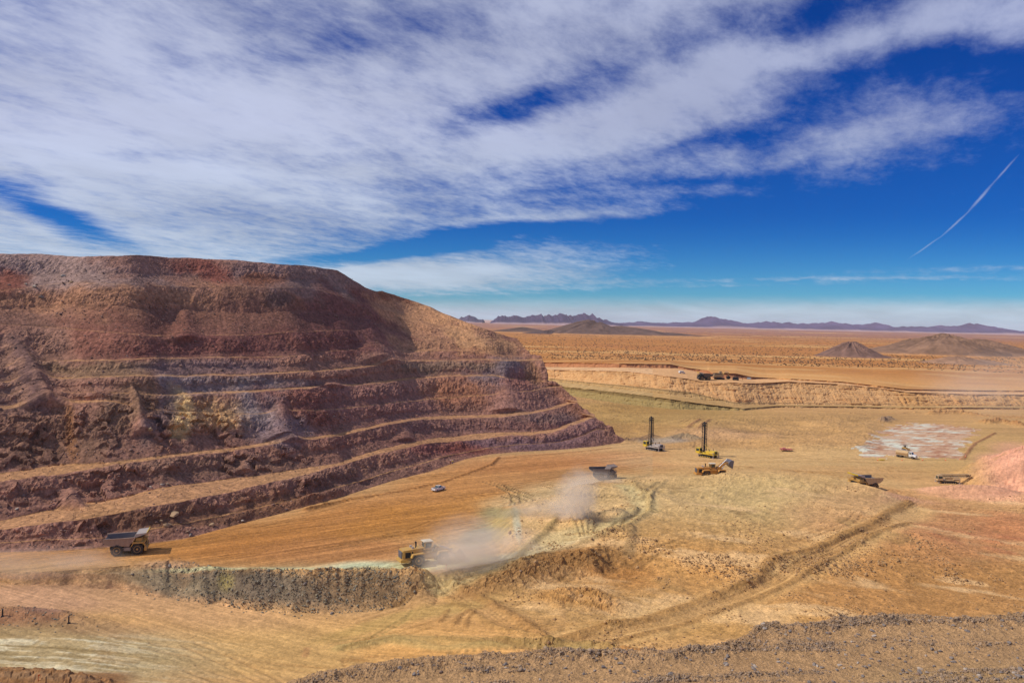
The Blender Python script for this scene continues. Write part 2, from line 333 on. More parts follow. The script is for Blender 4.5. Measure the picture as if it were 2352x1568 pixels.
# world points of every level, with a return that wraps round the nose
rows_w = []
for (px, py, tt, zz, lab) in LV:
    dirs = ray(px, np.full_like(px, 735.0)+0.0223*(px-1176)); dirs = dirs/ dirs[:, 1:2]
    yy = tt*math.cos(PITCH)             # depth along the view axis to plan distance
    P = np.stack([dirs[:, 0]*yy, yy, zz*np.ones_like(px)], 1)
    # exact for visible points
    r = ray(px, py if not np.isscalar(py) else 1000*np.ones_like(px))
    if lab in ('toe', 'mid', 'crest', 'top'):
        P = CAMP + r*tt[:, None]
    else:
        q = rows_w[-1]; dt = (tt - LV[len(rows_w)-1][2])
        d = q[:, :2]/np.linalg.norm(q[:, :2], axis=1, keepdims=True)
        if lab == 'back': P = np.concatenate([q[:, :2] + d*dt[:, None]*1.0, zz[:, None]], 1)
    rows_w.append(P)
# smooth end return
full = []
for P in rows_w:
    e = P[-1]; u = np.linspace(0, 1, nRet+1)[1:]
    dist = 1.2*u + 230*u**2.2
    d0 = P[-1]-P[-25]; d0[2] = 0; d0 /= np.linalg.norm(d0)
    d1 = np.array([-0.42, 0.9, 0]); ang = sm(-0.25, 0.04, u)[:, None]
    dr = d0*(1-ang)+d1*ang; dr /= np.linalg.norm(dr, axis=1, keepdims=True)
    ds = np.diff(np.concatenate([[0], dist]))[:, None]
    full.append(np.concatenate([P, e + np.cumsum(dr*ds, 0)], 0))
# plateau behind the top
top = full[-1]; rad = top[:, :2]/np.linalg.norm(top[:, :2], axis=1, keepdims=True)
for dd, dz in ((6, -0.6), (40, -4), (120, -20), (260, -60)):
    q = top.copy(); q[:, :2] += rad*dd; q[:, 2] = np.maximum(top[:, 2]+dz, -3); full.append(q)
base = full[0].copy(); base[:, :2] -= rad*0.6; base[:, 2] -= 1.5
full.insert(0, base)
labs = ['under'] + [l[4] for l in LV] + ['pl']*4
nr_list = []; HV = []; ffl = []; pyl = []
rng = np.random.default_rng(5)
nAll = full[0].shape[0]
scr = []; cliff = []
def project(P):
    d = P-CAMP; w = d@FW; return 1176+F*(d@RI)/w, 784-F*(d@UP)/w
talus_n = vnoise(np.stack([np.arange(nAll)*0.02, np.zeros(nAll), np.zeros(nAll)], 1), 3)
for k in range(len(full)-1):
    A, B = full[k], full[k+1]
    _, ya = project(A); _, yb = project(B); gap = np.percentile(np.abs(ya-yb)[:nC], 80)
    if k >= len(full)-5: gap = 6
    n = int(max(2, round(gap/1.7)))
    face = labs[k+1] in ('mid', 'crest', 'top')
    for j in range(n):
        f = j/n
        if face and labs[k+1] != 'mid':
            # talus at the foot, cliff above
            tl = 0.34 + 0.14*np.sin(k*2.1) + 0.16*talus_n*math.cos(k*1.3)
            tl = np.clip(tl, 0.12, 0.6); tl = tl*(1-0.9*sm(nC-190, nC-40, np.arange(nAll))); v = f; cliff.append(sm(tl-.12, tl+.1, v))
            h = np.where(v < tl, v*(0.62/np.maximum(tl, .05))*tl*1.35, 0)
            h = np.interp(v, [0, 1], [0, 1])*np.ones(nAll)
            h = np.where(v < tl, v*1.42, tl*1.42 + (v-tl)*(1-tl*1.42)/(1-tl))
            Q = A*(1-h[:, None]) + B*h[:, None]; Q[:, 2] = A[:, 2]*(1-v)+B[:, 2]*v
            # slope: keep the mean picture position
        else:
            Q = A*(1-f)+B*f; cliff.append(np.full(nAll, .35 if face else 0.0))
        HV.append(Q)
        ffl.append(math.sin(math.pi*f)**0.5 if face else 0.12 if labs[k+1] == 'back' else 0.5)
HV.append(full[-1]); ffl.append(0); cliff.append(np.zeros(nAll)); cliff = np.array(cliff).reshape(-1)
HV = np.array(HV); ffl = np.array(ffl)
def grid_normals(V):
    du = np.gradient(V, axis=1); dv = np.gradient(V, axis=0); n = np.cross(du, dv)
    n /= np.maximum(np.linalg.norm(n, axis=2, keepdims=True), 1e-9); return n
def blur2(a, n):
    for _ in range(n):
        a = (a + np.roll(a, 1, 0) + np.roll(a, -1, 0))/3 if True else a
        a[0] = a[1]; a[-1] = a[-2]
        b = a.copy(); b[:, 1:-1] = (a[:, :-2]+a[:, 1:-1]+a[:, 2:])/3; a = b
    return a
Nn = blur2(grid_normals(HV.copy()), 6); Nn /= np.maximum(np.linalg.norm(Nn, axis=2, keepdims=True), 1e-9)
if Nn[200, 400, 1] > 0: Nn = -Nn
P0 = HV.reshape(-1, 3); face = np.repeat(ffl[:, None], nAll, 1).reshape(-1)
pxh, pyh = project(P0)
zs = P0*np.array([1, 1, 0.28])
big = fbm(P0*np.array([.035, .035, .05]), 3, 1)
gully = fbm(zs*0.16, 4, 7, 0.55, ridged=True)
med = fbm(P0*0.28, 4, 21, 0.6)
blk, f1 = cells(P0*np.array([.42, .42, .42]) + 0.5*med[:, None], 3)
blk2, f2 = cells(P0*1.05, 8)
fine = fbm(P0*1.1, 3, 41, 0.6)
up = sm(690, 800, pyh); natural = sm(820, 960, pxh)*(1-sm(770, 800, pyh))
rough = 0.55 + 0.45*sm(-0.3, 0.4, big)
cliff = np.clip(cliff, 0.0, 1); sharp = sm(-.2, .3, vnoise(P0*.09, 66)); flute = fbm(P0*np.array([.5, .5, .09]), 4, 171, .6, ridged=True); shp = fbm(P0*np.array([.9, .9, .6]), 3, 181, .6, ridged=True)
disp = face*(2.0*big + (0.25+0.75*cliff)*rough*(2.2*gully*(1-natural*.5) + 0.5*med*cliff + 0.18*blk*cliff*sharp + .9*flute*cliff + .5*shp*cliff)) + 0.20*face*fine + 0.05*blk2*face + .05*fine
disp *= .45+.33*sm(760, 900, pyh)+.12*sm(1000, 1200, pyh)
disp += (1-face)*0.12*med + .8*fbm(P0*np.array([.06, .06, .02]), 3, 271) + .15*fbm(P0*np.array([.3, .3, .1]), 3, 281)
# slabs and recess near the lower left cliffs
slab = sm(-0.1, 0.35, fbm(zs*0.07, 3, 77)); disp += face*slab*1.2*np.where(blk > 0, 1, -0.4)*(sm(900, 950, pyh))*(1-sm(650, 800, pxh))
fan = np.zeros(len(P0))
for (fx_, fy0, fy1, wd, lean, hh) in ((10, 740, 930, 85, .5, 6), (300, 872, 995, 34, .25, 4.5), (420, 700, 780, 60, .1, 3), (640, 905, 1010, 60, .1, 4.5), (1165, 870, 945, 60, 0, 3.5), (830, 715, 830, 70, .35, 5), (560, 1050, 1085, 40, 0, 2.2), (930, 980, 1012, 40, 0, 2), (760, 865, 890, 50, 0, 2.2), (160, 1110, 1165, 50, .1, 2.6)):
    v_ = np.clip((pyh-fy0)/(fy1-fy0), 0, 1.08); inn = (pyh > fy0)*(1-sm(1.0, 1.08, (pyh-fy0)/(fy1-fy0))); half = wd*(.22+.78*v_); dxx = (pxh-fx_-lean*(pyh-fy0)+6*med)/half
    e = inn*sm(0, 1, 1-np.abs(dxx))*sm(0, .3, v_)*np.sqrt(np.clip(v_, 0, 1)); fan = np.maximum(fan, e); disp = disp*(1-.75*np.clip(e*2, 0, 1)) + e*hh*.8
fan = np.clip(fan*2.2, 0, 1)
foot = sm(0.0, 1.6, P0[:, 2])
disp *= foot
HD = P0 + Nn.reshape(-1, 3)*disp[:, None]
# colours
hc = np.tile(lin((176, 128, 108)), (len(P0), 1))
def zone(col, px, py, cx, cy, rx, ry, c, s=1.0, ang=0, warp=None, soft=0.5):
    dx = px-cx; dy = py-cy
    if warp is not None: dx = dx + warp[0]*rx; dy = dy + warp[1]*ry
    ca, sa = math.cos(math.radians(ang)), math.sin(math.radians(ang))
    ex = (dx*ca-dy*sa)/rx; ey = (dx*sa+dy*ca)/ry
    d = np.sqrt(ex*ex+ey*ey); w = (s*(1-sm(1-soft, 1+soft, d)))[:, None]
    col[:] = col*(1-w)+lin(c)*w
wv = (1.0*fbm(P0*0.06, 5, 91, .6), 1.0*fbm(P0*0.06, 5, 95, .6))
for z_ in [(150, 620, 260, 45, (172, 150, 148), .9), (560, 625, 140, 22, (165, 132, 130), .8), (380, 610, 130, 30, (176, 128, 112), .7), (10, 650, 45, 28, (165, 92, 72), .9),
           (470, 628, 60, 22, (160, 88, 74), .9, -25), (740, 650, 90, 40, (160, 132, 128), .9), (600, 645, 50, 12, (168, 105, 72), .8),
           (200, 690, 260, 35, (196, 142, 100), .8), (520, 700, 300, 30, (178, 128, 98), .6), (250, 760, 220, 45, (158, 98, 80), .8), (560, 740, 260, 45, (150, 100, 84), .7),
           (450, 800, 220, 22, (140, 82, 76), .85), (700, 790, 200, 30, (146, 88, 82), .8), (800, 730, 110, 60, (140, 84, 84), .8), (640, 690, 30, 18, (90, 80, 88), .6),
           (60, 830, 110, 90, (170, 128, 108), .9, 45), (30, 900, 60, 60, (120, 95, 98), .7),
           (250, 845, 160, 18, (160, 132, 98), .8), (480, 845, 150, 18, (142, 118, 124), .8), (430, 885, 90, 22, (160, 150, 158), .95), (600, 885, 160, 16, (158, 138, 140), .85),
           (410, 955, 28, 52, (255, 222, 136), 1.0), (500, 960, 90, 40, (232, 190, 122), .9), (300, 930, 60, 60, (150, 118, 90), .8), (370, 970, 20, 70, (140, 120, 122), .8, -30),
           (590, 940, 50, 60, (160, 152, 160), .9), (650, 1000, 90, 30, (140, 126, 140), .8), (740, 930, 130, 45, (150, 92, 84), .9), (880, 920, 120, 45, (168, 120, 112), .7),
           (1080, 900, 90, 35, (186, 124, 84), .8), (990, 845, 130, 14, (150, 132, 110), .7), (1160, 860, 60, 45, (130, 124, 140), .85), (1190, 880, 35, 30, (166, 104, 92), .8), (1225, 855, 20, 30, (170, 128, 84), .7),
           (1190, 930, 100, 30, (170, 125, 118), .6), (1120, 800, 110, 22, (150, 98, 80), .8), (1040, 740, 160, 40, (226, 172, 112), .85, -25), (930, 720, 80, 40, (214, 160, 108), .8, -30), (960, 790, 70, 18, (206, 156, 110), .7), (1100, 780, 90, 16, (214, 166, 112), .8, -10),  # tan shoulder zones raised in tone, sunlight on the slope put into the colour
           (900, 680, 50, 10, (150, 92, 62), .8, -20), (1010, 700, 90, 10, (120, 92, 82), .6, -25),
           (130, 1000, 170, 60, (150, 114, 90), .8), (170, 990, 14, 60, (180, 122, 60), .7), (250, 990, 60, 60, (150, 118, 98), .6), (500, 1080, 300, 25, (150, 118, 98), .6), (900, 1010, 200, 18, (158, 108, 96), .7), (1100, 978, 200, 15, (150, 110, 110), .7),
           (450, 1190, 250, 30, (142, 102, 72), .8), (640, 1150, 110, 25, (168, 118, 62), .6), (800, 1110, 120, 30, (140, 104, 92), .8), (1000, 1035, 90, 14, (150, 86, 84), .8), (1080, 1030, 60, 14, (148, 78, 66), .8), (1200, 1018, 120, 14, (130, 104, 124), .8),
           (1330, 990, 60, 30, (150, 112, 118), .7), (1250, 960, 90, 12, (120, 104, 110), .6)]:
    cx, cy, rx, ry, c_, s_ = z_[:6]; zone(hc, pxh, pyh, cx, cy, rx, ry, c_, s_, z_[6] if len(z_) > 6 else 0, wv)
zone(hc, pxh, pyh, 30, 860, 34, 150, (176, 134, 112), .9, 32, wv); zone(hc, pxh, pyh, 60, 870, 14, 120, (120, 92, 96), .7, 30, wv)
gm = hc.mean(1, keepdims=True); hc = (hc*.72+gm*.28*np.array([1.15, .97, .88]))*0.66*np.array([1.08, .93, .82])
strata = fbm(P0*np.array([.03, .03, .5]), 3, 61)
scr_ = fbm(P0*np.array([.5, .5, .05]), 4, 191, .6); hc *= (1+.10*fan)[:, None]; hc *= (1 + 0.14*strata + 0.12*med + 0.04*blk + .07*blk2 + .16*shp*cliff + .28*scr_*(1-cliff) + .20*flute*cliff)[:, None]
bm = np.clip(1-face*3, 0, 1)*(ffl.repeat(nAll) < 0.2)
bm = np.clip(bm, 0, 1)*np.interp(pyh, [600, 760, 880, 960, 1000, 1300], [.25, .45, .7, .75, .85, .88])*sm(-.6, .15, med+.5*fine+.7*sm(850, 1000, pyh))*(1-.9*fan); bm = bm[:, None]; hc = hc*(1-bm) + lin((200, 150, 98))*bm*(1+0.2*med[:, None])
hill_mat = soil('layered_rock', 1, 0.9, rock=0.22, rscale=0.9, nscale=0.45, amp=0.28)
HILL_V = HD.reshape(HV.shape)
hill = structure(grid_mesh('terraced_hillside', HILL_V, np.clip(hc, 0.01, 0.9), hill_mat, smooth=False))

# ------------------------------------------------------------------ pit floor, far pit wall and plain: one sheet
GX = np.concatenate([np.arange(-700, -20, 9), np.arange(-20, 2372, 2.3), np.arange(2380, 3070, 9)]); nG = len(GX)
yh = 735+0.0223*(GX-1176)
RG = []
def rz_g(py): return ray(GX, py)[:, 2]
def rowz(py, zf, n, lab):
    t = (zf-CAM_H)/rz_g(py); RG.append([py, t, zf, n, lab])
def rowT(py, T, n, lab):
    _, tp, zp, _, _ = RG[-1]; t = (CAM_H-zp+tp*T)/(T-rz_g(py)); t = np.maximum(t, tp+0.3); z = CAM_H+rz_g(py)*t; RG.append([py, t, z, n, lab])
one = np.ones(nG)
zl = K(GX, [(-700, -1.0), (0, -1.1), (150, -1.8), (300, -3.2), (500, -4.6), (730, -5), (850, -4.2), (950, -3), (1100, -1.2), (1200, -.3), (1400, 0), (3000, 0)])
rowz(2500*one, zl-0.5, 0, 'fg'); rowz(1640*one, zl-0.4, 60, 'fg')
b0 = K(GX, [(-700,1335),(0,1335),(150,1341),(300,1355),(400,1372),(500,1390),(600,1403),(730,1412),(850,1405),(950,1380),(1050,1365),(1200,1348),(1400,1318),(1500,1325),(1700,1340),(3060,1340)])
b1g = K(GX, [(-700,1311),(100,1311),(200,1304),(300,1296),(380,1290),(430,1300),(500,1311),(600,1315),(700,1321),(780,1320),(860,1316),(960,1322),(1040,1313),(1100,1302),(1200,1287),(1300,1268),(1400,1263),(1500,1275),(1700,1290),(3060,1290)])
nz1 = vnoise(np.stack([GX*.028, 0*GX, 0*GX], 1), 61)*5+vnoise(np.stack([GX*.1, 0*GX, 0*GX], 1), 62)*2.5; b1g = b1g + nz1*sm(250, 380, GX)*(1-sm(1000, 1100, GX)); b0 = b0 + (vnoise(np.stack([GX*.03, 0*GX, 0*GX], 1), 63)*4)*(1-sm(1000, 1100, GX))
rowz(b0, zl, 135, 'fg'); 
zc = K(GX, [(-700, .5), (200, .8), (380, 1.5), (430, .9), (600, 1.2), (860, 1.1), (980, .6), (1100, 1.3), (1200, 2.4), (1400, 3.0), (1480, 2.6), (1600, 2.3), (2300, 2.0), (3060, 2)])
rowz(b1g, zc, 60, 'berm')
plm = lambda py, l, w: sm(l, l+w, GX)
zi = K(GX, [(-700, 0), (1040, 0), (1150, 0.2), (1230, 2.4), (1400, 3.2), (1600, 2.6), (2300, 2), (3060, 2)])
rowz(b1g-9, zi, 8, 'in')
m1 = K(GX, [(-700,1225),(3060,1225)]); zm = 4.3*sm(1112, 1185, GX)*(1-sm(2050, 2300, GX)) + 2.0*sm(2050, 2300, GX)
rowz(m1, zm, 34, 'mid')
pc = K(GX, [(-700,1166),(1130,1166),(1150,1165),(1230,1150),(1300,1127),(1345,1113),(1390,1102),(1440,1097),(1500,1088),(1560,1087),(1600,1093),(1650,1090),(1700,1077),(1760,1076),(1830,1086),(1900,1098),(1960,1108),(2010,1119),(2070,1138),(2120,1142),(2160,1146),(3060,1160)])
zp_ = 4.5*sm(1135, 1175, GX)*(1-sm(2020, 2120, GX))
rowz(pc, zp_, 44, 'plat')
t_ = RG[-1][1]; RG.append([pc, t_+5+0*one, np.minimum(zp_, 0.0), 4, 'foot'])
# the road floor beyond the raised ground, at level 0
py5 = np.minimum(pc-2, 1092-0*one); py5 = pc-3
rowz(py5, 0*one, 3, 'fl')
rowz(np.minimum(pc-8, 1056+0*one), 0*one, 40, 'fl')
rowz(1000+0*one, 0.3*one, 36, 'fl')
w0 = K(GX, [(-700,897),(1251,900),(1293,905),(1421,925),(1539,939),(1706,943),(1785,936),(1933,937),(2080,940),(2352,940),(3060,945)])
rowz(w0, 0*one, 48, 'fl')
w1 = K(GX, [(-700,880),(1251,883),(1293,888),(1391,897),(1490,909),(1588,923.7),(1706,938),(1785,932),(1933,933),(2080,936),(2352,936),(3060,938)])
w2a = K(GX, [(-700,868),(1251,874),(1293,878),(1391,889),(1475,899),(1588,913),(1687,930),(1785,929),(1933,930),(2080,932),(2352,932),(3060,934)])
w2b = K(GX, [(-700,860),(1251,868),(1391,881),(1475,888),(1588,900),(1687,924),(1785,925),(1933,926),(2050,927),(2080,927),(2228,929),(2352,929),(3060,931)])
w3 = K(GX, [(-700,845),(1251,849),(1440,853),(1578,869),(1608,875),(1736,880),(1810,876),(1933,882),(2031,892),(2080,900),(2228,905),(2352,906),(3060,908)])
w4 = K(GX, [(-700,838),(1251,842.5),(1556,845),(1600,852),(1625,857),(1637,867.5),(1690,869),(1725,871),(1760,870),(1810,872),(1933,879),(2080,897),(2352,901),(3060,903)])
w5 = K(GX, [(-700,830),(1251,832),(1540,836),(1575,844),(1628,851),(1637,856),(1690,857.5),(1725,865),(1760,867),(1810,869),(1933,876),(2080,893),(2228,896),(2352,897),(3060,898)])
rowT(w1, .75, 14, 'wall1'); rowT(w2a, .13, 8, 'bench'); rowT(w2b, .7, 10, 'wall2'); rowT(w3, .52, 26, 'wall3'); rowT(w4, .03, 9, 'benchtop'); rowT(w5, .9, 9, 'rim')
tR, zR = RG[-1][1], RG[-1][2]
far = np.concatenate([np.geomspace(1.004, 4, 190)[0:], np.geomspace(4.1, 95, 60)])
G = []; lab = []; fr = []
for k in range(1, len(RG)):
    a, b = RG[k-1], RG[k]; n = b[3]; 
    pa = CAMP + ray(GX, a[0])*a[1][:, None] if a[4] != 'foot' else None
    pb = CAMP + ray(GX, b[0])*b[1][:, None] if b[4] != 'foot' else None
    if b[4] == 'foot':
        pb = pa.copy(); d = pa[:, :2]/np.linalg.norm(pa[:, :2], axis=1, keepdims=True); pb[:, :2] += d*5.0; pb[:, 2] = b[2]; footp = pb
    if a[4] == 'foot': pa = footp
    if k == 1: n = 60
    for j in range(n):
        f = j/n
        if b[4] in ('fg', 'fl', 'mid', 'plat') and a[4] != 'foot' :
            # even steps in the picture: interpolate 1/depth
            za = pa[:, 2]; zb = pb[:, 2]; f2 = f/np.maximum(1e-6, (f + (1-f)*(b[1]/a[1])))
            Q = pa*(1-f2)[:, None]+pb*f2[:, None]
        else: Q = pa*(1-f)+pb*f
        G.append(Q); lab.append(b[4]); fr.append(f)
rimP = CAMP + ray(GX, RG[-1][0])*tR[:, None]; G.append(rimP); lab.append('rimtop'); fr.append(0)
dirx = rimP[:, :2]/rimP[:, 1:2]
ZPL = 22.0
zfin = np.full(nG, ZPL)
for f in far:
    yv = rimP[:, 1]*f; q = np.concatenate([dirx*yv[:, None], (zR + (zfin-zR)*sm(1.0, 1.3, np.full(nG, f)))[:, None]], 1); G.append(q); lab.append('plain'); fr.append(0)
G = np.array(G); nRg = len(G); labv = np.array(lab)
L_ = np.repeat(labv[:, None], nG, 1).reshape(-1)
P = G.reshape(-1, 3).copy(); pxg, pyg = project(P)
D = P[:, 1]
n_lo = fbm(P*np.array([.02, .02, 0]), 3, 5); n_md = fbm(P*np.array([.11, .11, 0]), 4, 15, 0.55); n_fi = fbm(P*np.array([.7, .7, 0]), 3, 25, 0.6)
isplain = (L_ == 'plain') | (L_ == 'rimtop'); iswall = np.isin(L_, ['wall1', 'wall2', 'wall3', 'rim']); isfl = np.isin(L_, ['fl', 'foot']); near = ~(isplain | iswall)
# how churned the ground is: raised muck ground is rough, roads are smooth
muck = sm(1120, 1250, pxg)*sm(1075, 1100, pyg)*(1-sm(1480, 1520, pyg)) * ~(isfl|isplain|iswall)
road = np.clip(1-muck, 0, 1)
bermz = np.zeros(len(P)); 
bermm = ((L_ == 'berm')*1.0 + (L_ == 'in')*.4)*(1-sm(1380, 1500, pxg))
dz = near*(0.35*n_lo + 0.10*n_md + 0.03*n_fi) + muck*(0.6*n_md*sm(-.3, .4, n_lo) + .2*n_md + 0.08*n_fi + 1.8*n_lo)
ck, cf1 = cells(P*np.array([.9, .9, .9]), 31)
dz += near*bermm*(0.45*n_md + 0.08*n_fi + 0.05*ck)
dz += muck*0.07*ck*sm(0, .35, n_md)
dz += isplain*(1.2*n_lo*sm(800, 1400, D)*1.0 + 0.35*n_md*sm(780, 900, D))*1.0
# middle distance: hummocks right of the rigs
hum = (L_ == 'fl')*sm(1480, 1620, pxg)*(1-sm(1025, 1045, pyg))*(1-sm(1980, 2040, pxg))*sm(945, 965, pyg)
dz += hum*(2.2*sm(-.4, .6, n_lo) + 0.9*n_md + .3*n_fi)
olive = (L_ == 'fl')*(1-sm(1480, 1560, pxg))*(1-sm(1005, 1025, pyg)); dz += olive*(0.9*n_md+.2*n_fi)
# far wall roughness: pushes in plan
wn_ = fbm(P*np.array([.08, .08, .3]), 4, 55, .6, ridged=True); 
fa = np.repeat(np.array(fr)[:, None], nG, 1).reshape(-1); wg2 = fbm(P*np.array([.22, .05, .05]), 4, 57, .6, ridged=True)
push = iswall*(2.4*wn_ + 2.2*wg2 + 1.0*n_md)*np.where(L_ == 'wall3', 1.3, 1)
P[:, 2] += dz
P[:, 1] += push*0.8
P[:, 2] += iswall*0.25*n_fi
PXY = P[:, :2]
gc = np.tile(lin((204, 160, 108)), (len(P), 1))
wg = (0.4*fbm(P*np.array([.03, .03, 0]), 4, 71), 0.4*fbm(P*np.array([.03, .03, 0]), 4, 75))
for z_ in [(300, 1250, 560, 50, (186, 126, 66), .95), (760, 1210, 330, 60, (182, 120, 62), .9, 12), (1000, 1180, 220, 60, (188, 126, 60), .8, 20), (820, 1270, 200, 30, (190, 128, 76), .8),
           (1150, 1100, 260, 35, (196, 136, 80), .8, 8), (1200, 1060, 220, 22, (188, 124, 72), .75, 3), (1480, 1055, 170, 16, (190, 128, 84), .7), (1400, 1085, 120, 10, (186, 134, 80), .6),
           (1520, 960, 260, 38, (186, 150, 94), .95), (1480, 940, 120, 12, (176, 138, 84), .8), (1450, 985, 100, 12, (176, 134, 84), .6), (1820, 985, 260, 36, (200, 158, 106), .7), (1900, 960, 200, 14, (190, 150, 100), .6), (1660, 1000, 120, 12, (200, 158, 120), .6),
           (1850, 1052, 420, 22, (214, 176, 122), .9), (2250, 1040, 190, 60, (206, 168, 110), .7), (1520, 1010, 60, 6, (170, 160, 150), .7),
           (1700, 1150, 330, 60, (206, 178, 124), .85), (1330, 1190, 150, 60, (212, 178, 126), .8), (1500, 1160, 130, 50, (206, 172, 122), .7), (1600, 1230, 260, 50, (190, 152, 98), .7), (1950, 1180, 150, 60, (206, 158, 112), .6),
           (2050, 1340, 420, 110, (188, 138, 84), .95), (2230, 1225, 200, 60, (204, 144, 98), .75), (2330, 1200, 90, 40, (200, 132, 90), .6), (2180, 1140, 150, 14, (224, 168, 134), .9), (2330, 1090, 80, 60, (232, 170, 142), .95),
           (1560, 1320, 300, 60, (198, 148, 88), .7), (1420, 1340, 90, 40, (180, 122, 66), .6), (1330, 1400, 220, 50, (190, 150, 96), .7), (1280, 1295, 160, 26, (164, 122, 76), .85), (1200, 1310, 150, 18, (150, 112, 72), .8),
           (1500, 1460, 200, 30, (196, 152, 94), .7), (1700, 1430, 200, 40, (200, 154, 92), .6),
           (130, 1370, 460, 36, (200, 156, 122), .95), (500, 1420, 300, 40, (206, 162, 116), .8, -12), (900, 1490, 420, 50, (214, 166, 104), .9), (650, 1500, 250, 60, (200, 162, 106), .8), (1020, 1500, 180, 20, (216, 164, 100), .9),
           (70, 1428, 110, 24, (156, 112, 84), .95), (110, 1412, 60, 10, (150, 118, 105), .6), (120, 1515, 330, 62, (186, 164, 122), .95), (60, 1450, 200, 14, (172, 146, 104), .8),
           (260, 1322, 180, 9, (214, 170, 124), .9), (120, 1322, 140, 8, (190, 146, 110), .7), (390, 1298, 70, 10, (204, 158, 116), .8),
           (590, 1360, 245, 36, (126, 112, 96), .95, -6), (400, 1342, 130, 22, (146, 130, 106), .8, -12), (850, 1362, 130, 34, (136, 112, 86), .9), (520, 1345, 18, 20, (170, 154, 92), .6),
           (650, 1310, 230, 7, (206, 198, 150), .9), (870, 1306, 110, 14, (206, 206, 164), .95), (1020, 1298, 130, 12, (204, 196, 146), .8, 6), (1188, 1212, 9, 36, (196, 200, 176), .7, 8), (1140, 1215, 40, 34, (176, 150, 88), .85), (1095, 1235, 36, 24, (146, 134, 100), .8, 25), (1150, 1180, 50, 12, (150, 136, 96), .8),
           (1250, 1265, 120, 10, (190, 190, 168), .6, 12), (940, 1420, 200, 14, (178, 148, 90), .7, 14), (1100, 1440, 160, 20, (204, 154, 96), .6)]:
    cx, cy, rx, ry, c_, s_ = z_[:6]; 
    mfar = (pyg > 900)
    sub = gc.copy(); zone(sub, pxg, pyg, cx, cy, rx, ry, c_, s_, z_[6] if len(z_) > 6 else 0, wg); gc = np.where(mfar[:, None], sub, gc)
# far wall and plain
def setc(m, c, s=1.0):
    w = (np.asarray(m, float)*s)[:, None]; gc[:] = gc*(1-w)+lin(c)*w
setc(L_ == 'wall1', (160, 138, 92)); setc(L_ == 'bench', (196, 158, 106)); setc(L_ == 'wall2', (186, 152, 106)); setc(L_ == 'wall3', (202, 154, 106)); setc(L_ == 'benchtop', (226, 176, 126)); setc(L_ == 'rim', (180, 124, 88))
setc((L_ == 'wall1')*sm(1650, 1800, pxg), (200, 158, 112)); setc((L_ == 'wall2')*sm(1650, 1800, pxg), (206, 162, 116))
setc((L_ == 'wall3')*sm(.70, .78, fa)*sm(-.2, .2, n_md+.5*n_lo), (164, 122, 82), .6); setc((L_ == 'wall2')*sm(.5, .7, fa), (140, 112, 76), .8); setc((L_ == 'wall1')*sm(.55, .75, fa), (120, 98, 62), .8); setc((L_ == 'wall3')*(wg2 > .25), (222, 178, 128), .4)  # ledge rims banded darker: caprock tone with thin shadows put into the colour
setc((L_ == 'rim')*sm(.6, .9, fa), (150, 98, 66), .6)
setc(iswall*sm(2040, 2080, pxg), (206, 158, 104), .8); setc((L_ == 'rim')*sm(1740, 1800, pxg), (214, 158, 100), .9)
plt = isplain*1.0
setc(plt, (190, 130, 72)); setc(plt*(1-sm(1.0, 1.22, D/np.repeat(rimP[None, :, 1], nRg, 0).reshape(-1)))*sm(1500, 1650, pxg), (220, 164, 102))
setc(plt*sm(1500, 4200, D), (170, 124, 104)); setc(plt*sm(7000, 11000, D), (214, 184, 170), .8)  # far plain turned mauve and pale with distance, haze put into its colour
setc(plt*(D < 1100)*sm(.0, .4, fbm(P*np.array([.012, .05, 0]), 4, 86)), (226, 178, 118), .6); setc(plt*(D < 1100)*sm(.1, .5, -fbm(P*np.array([.012, .05, 0]), 4, 87)), (172, 118, 70), .5)
setc(plt*sm(.1, .5, fbm(P*np.array([.006, .012, 0]), 4, 88))*(D > 1000), (186, 124, 74), .55); setc(plt*sm(.25, .6, fbm(P*np.array([.002, .012, 0]), 4, 89))*(D > 900), (232, 186, 122), .6)
# streaks worn by wheels: along the haul road, and along the foreground road
def rot(Pa, deg):
    c, s = math.cos(math.radians(deg)), math.sin(math.radians(deg)); return np.stack([Pa[:, 0]*c+Pa[:, 1]*s, -Pa[:, 0]*s+Pa[:, 1]*c, 0*Pa[:, 0]], 1)
rA = rot(P, 33)+0.8*n_md[:, None]*np.array([0, 1, 0]); rB = rot(P, -22)+1.0*n_md[:, None]*np.array([0, 1, 0]); rC = rot(P, 3)
sA = fbm(rA*np.array([.02, .42, 0]), 5, 101, .65); sB = fbm(rB*np.array([.03, .55, 0]), 5, 111, .6); sC_ = fbm(rC*np.array([.012, .18, 0]), 5, 121, .6)
mA = near*(1-muck)*(pyg < 1315)*(pxg < 1500)*(1-olive); mB = near*(pyg >= 1315)*(pxg < 1300); mC = near*(pxg >= 1500)*(1-muck)
st = mA*sA*0.42 + mB*sB*.22 + mC*sC_*.22 + muck*(0.22*n_md+.18*n_fi+.12*ck) + bermm*(0.12*ck+.12*n_fi+.2*n_md) + hum*.25*n_md + olive*.3*n_md
gc *= (1 + st + 0.10*n_lo + 0.06*n_fi*near + iswall*0.12*wn_)[:, None]
setc(mB*sm(.35, .75, fbm(P*np.array([.05, .05, 0]), 4, 131)), (170, 130, 96), .5)
setc(muck*sm(.25, .6, fbm(P*np.array([.06, .06, 0]), 5, 141, .6)), (156, 124, 80), .65)
setc(muck*sm(.15, .5, fbm(rot(P, -15)*np.array([.04, .12, 0]), 5, 145, .6)), (236, 196, 144), .65)
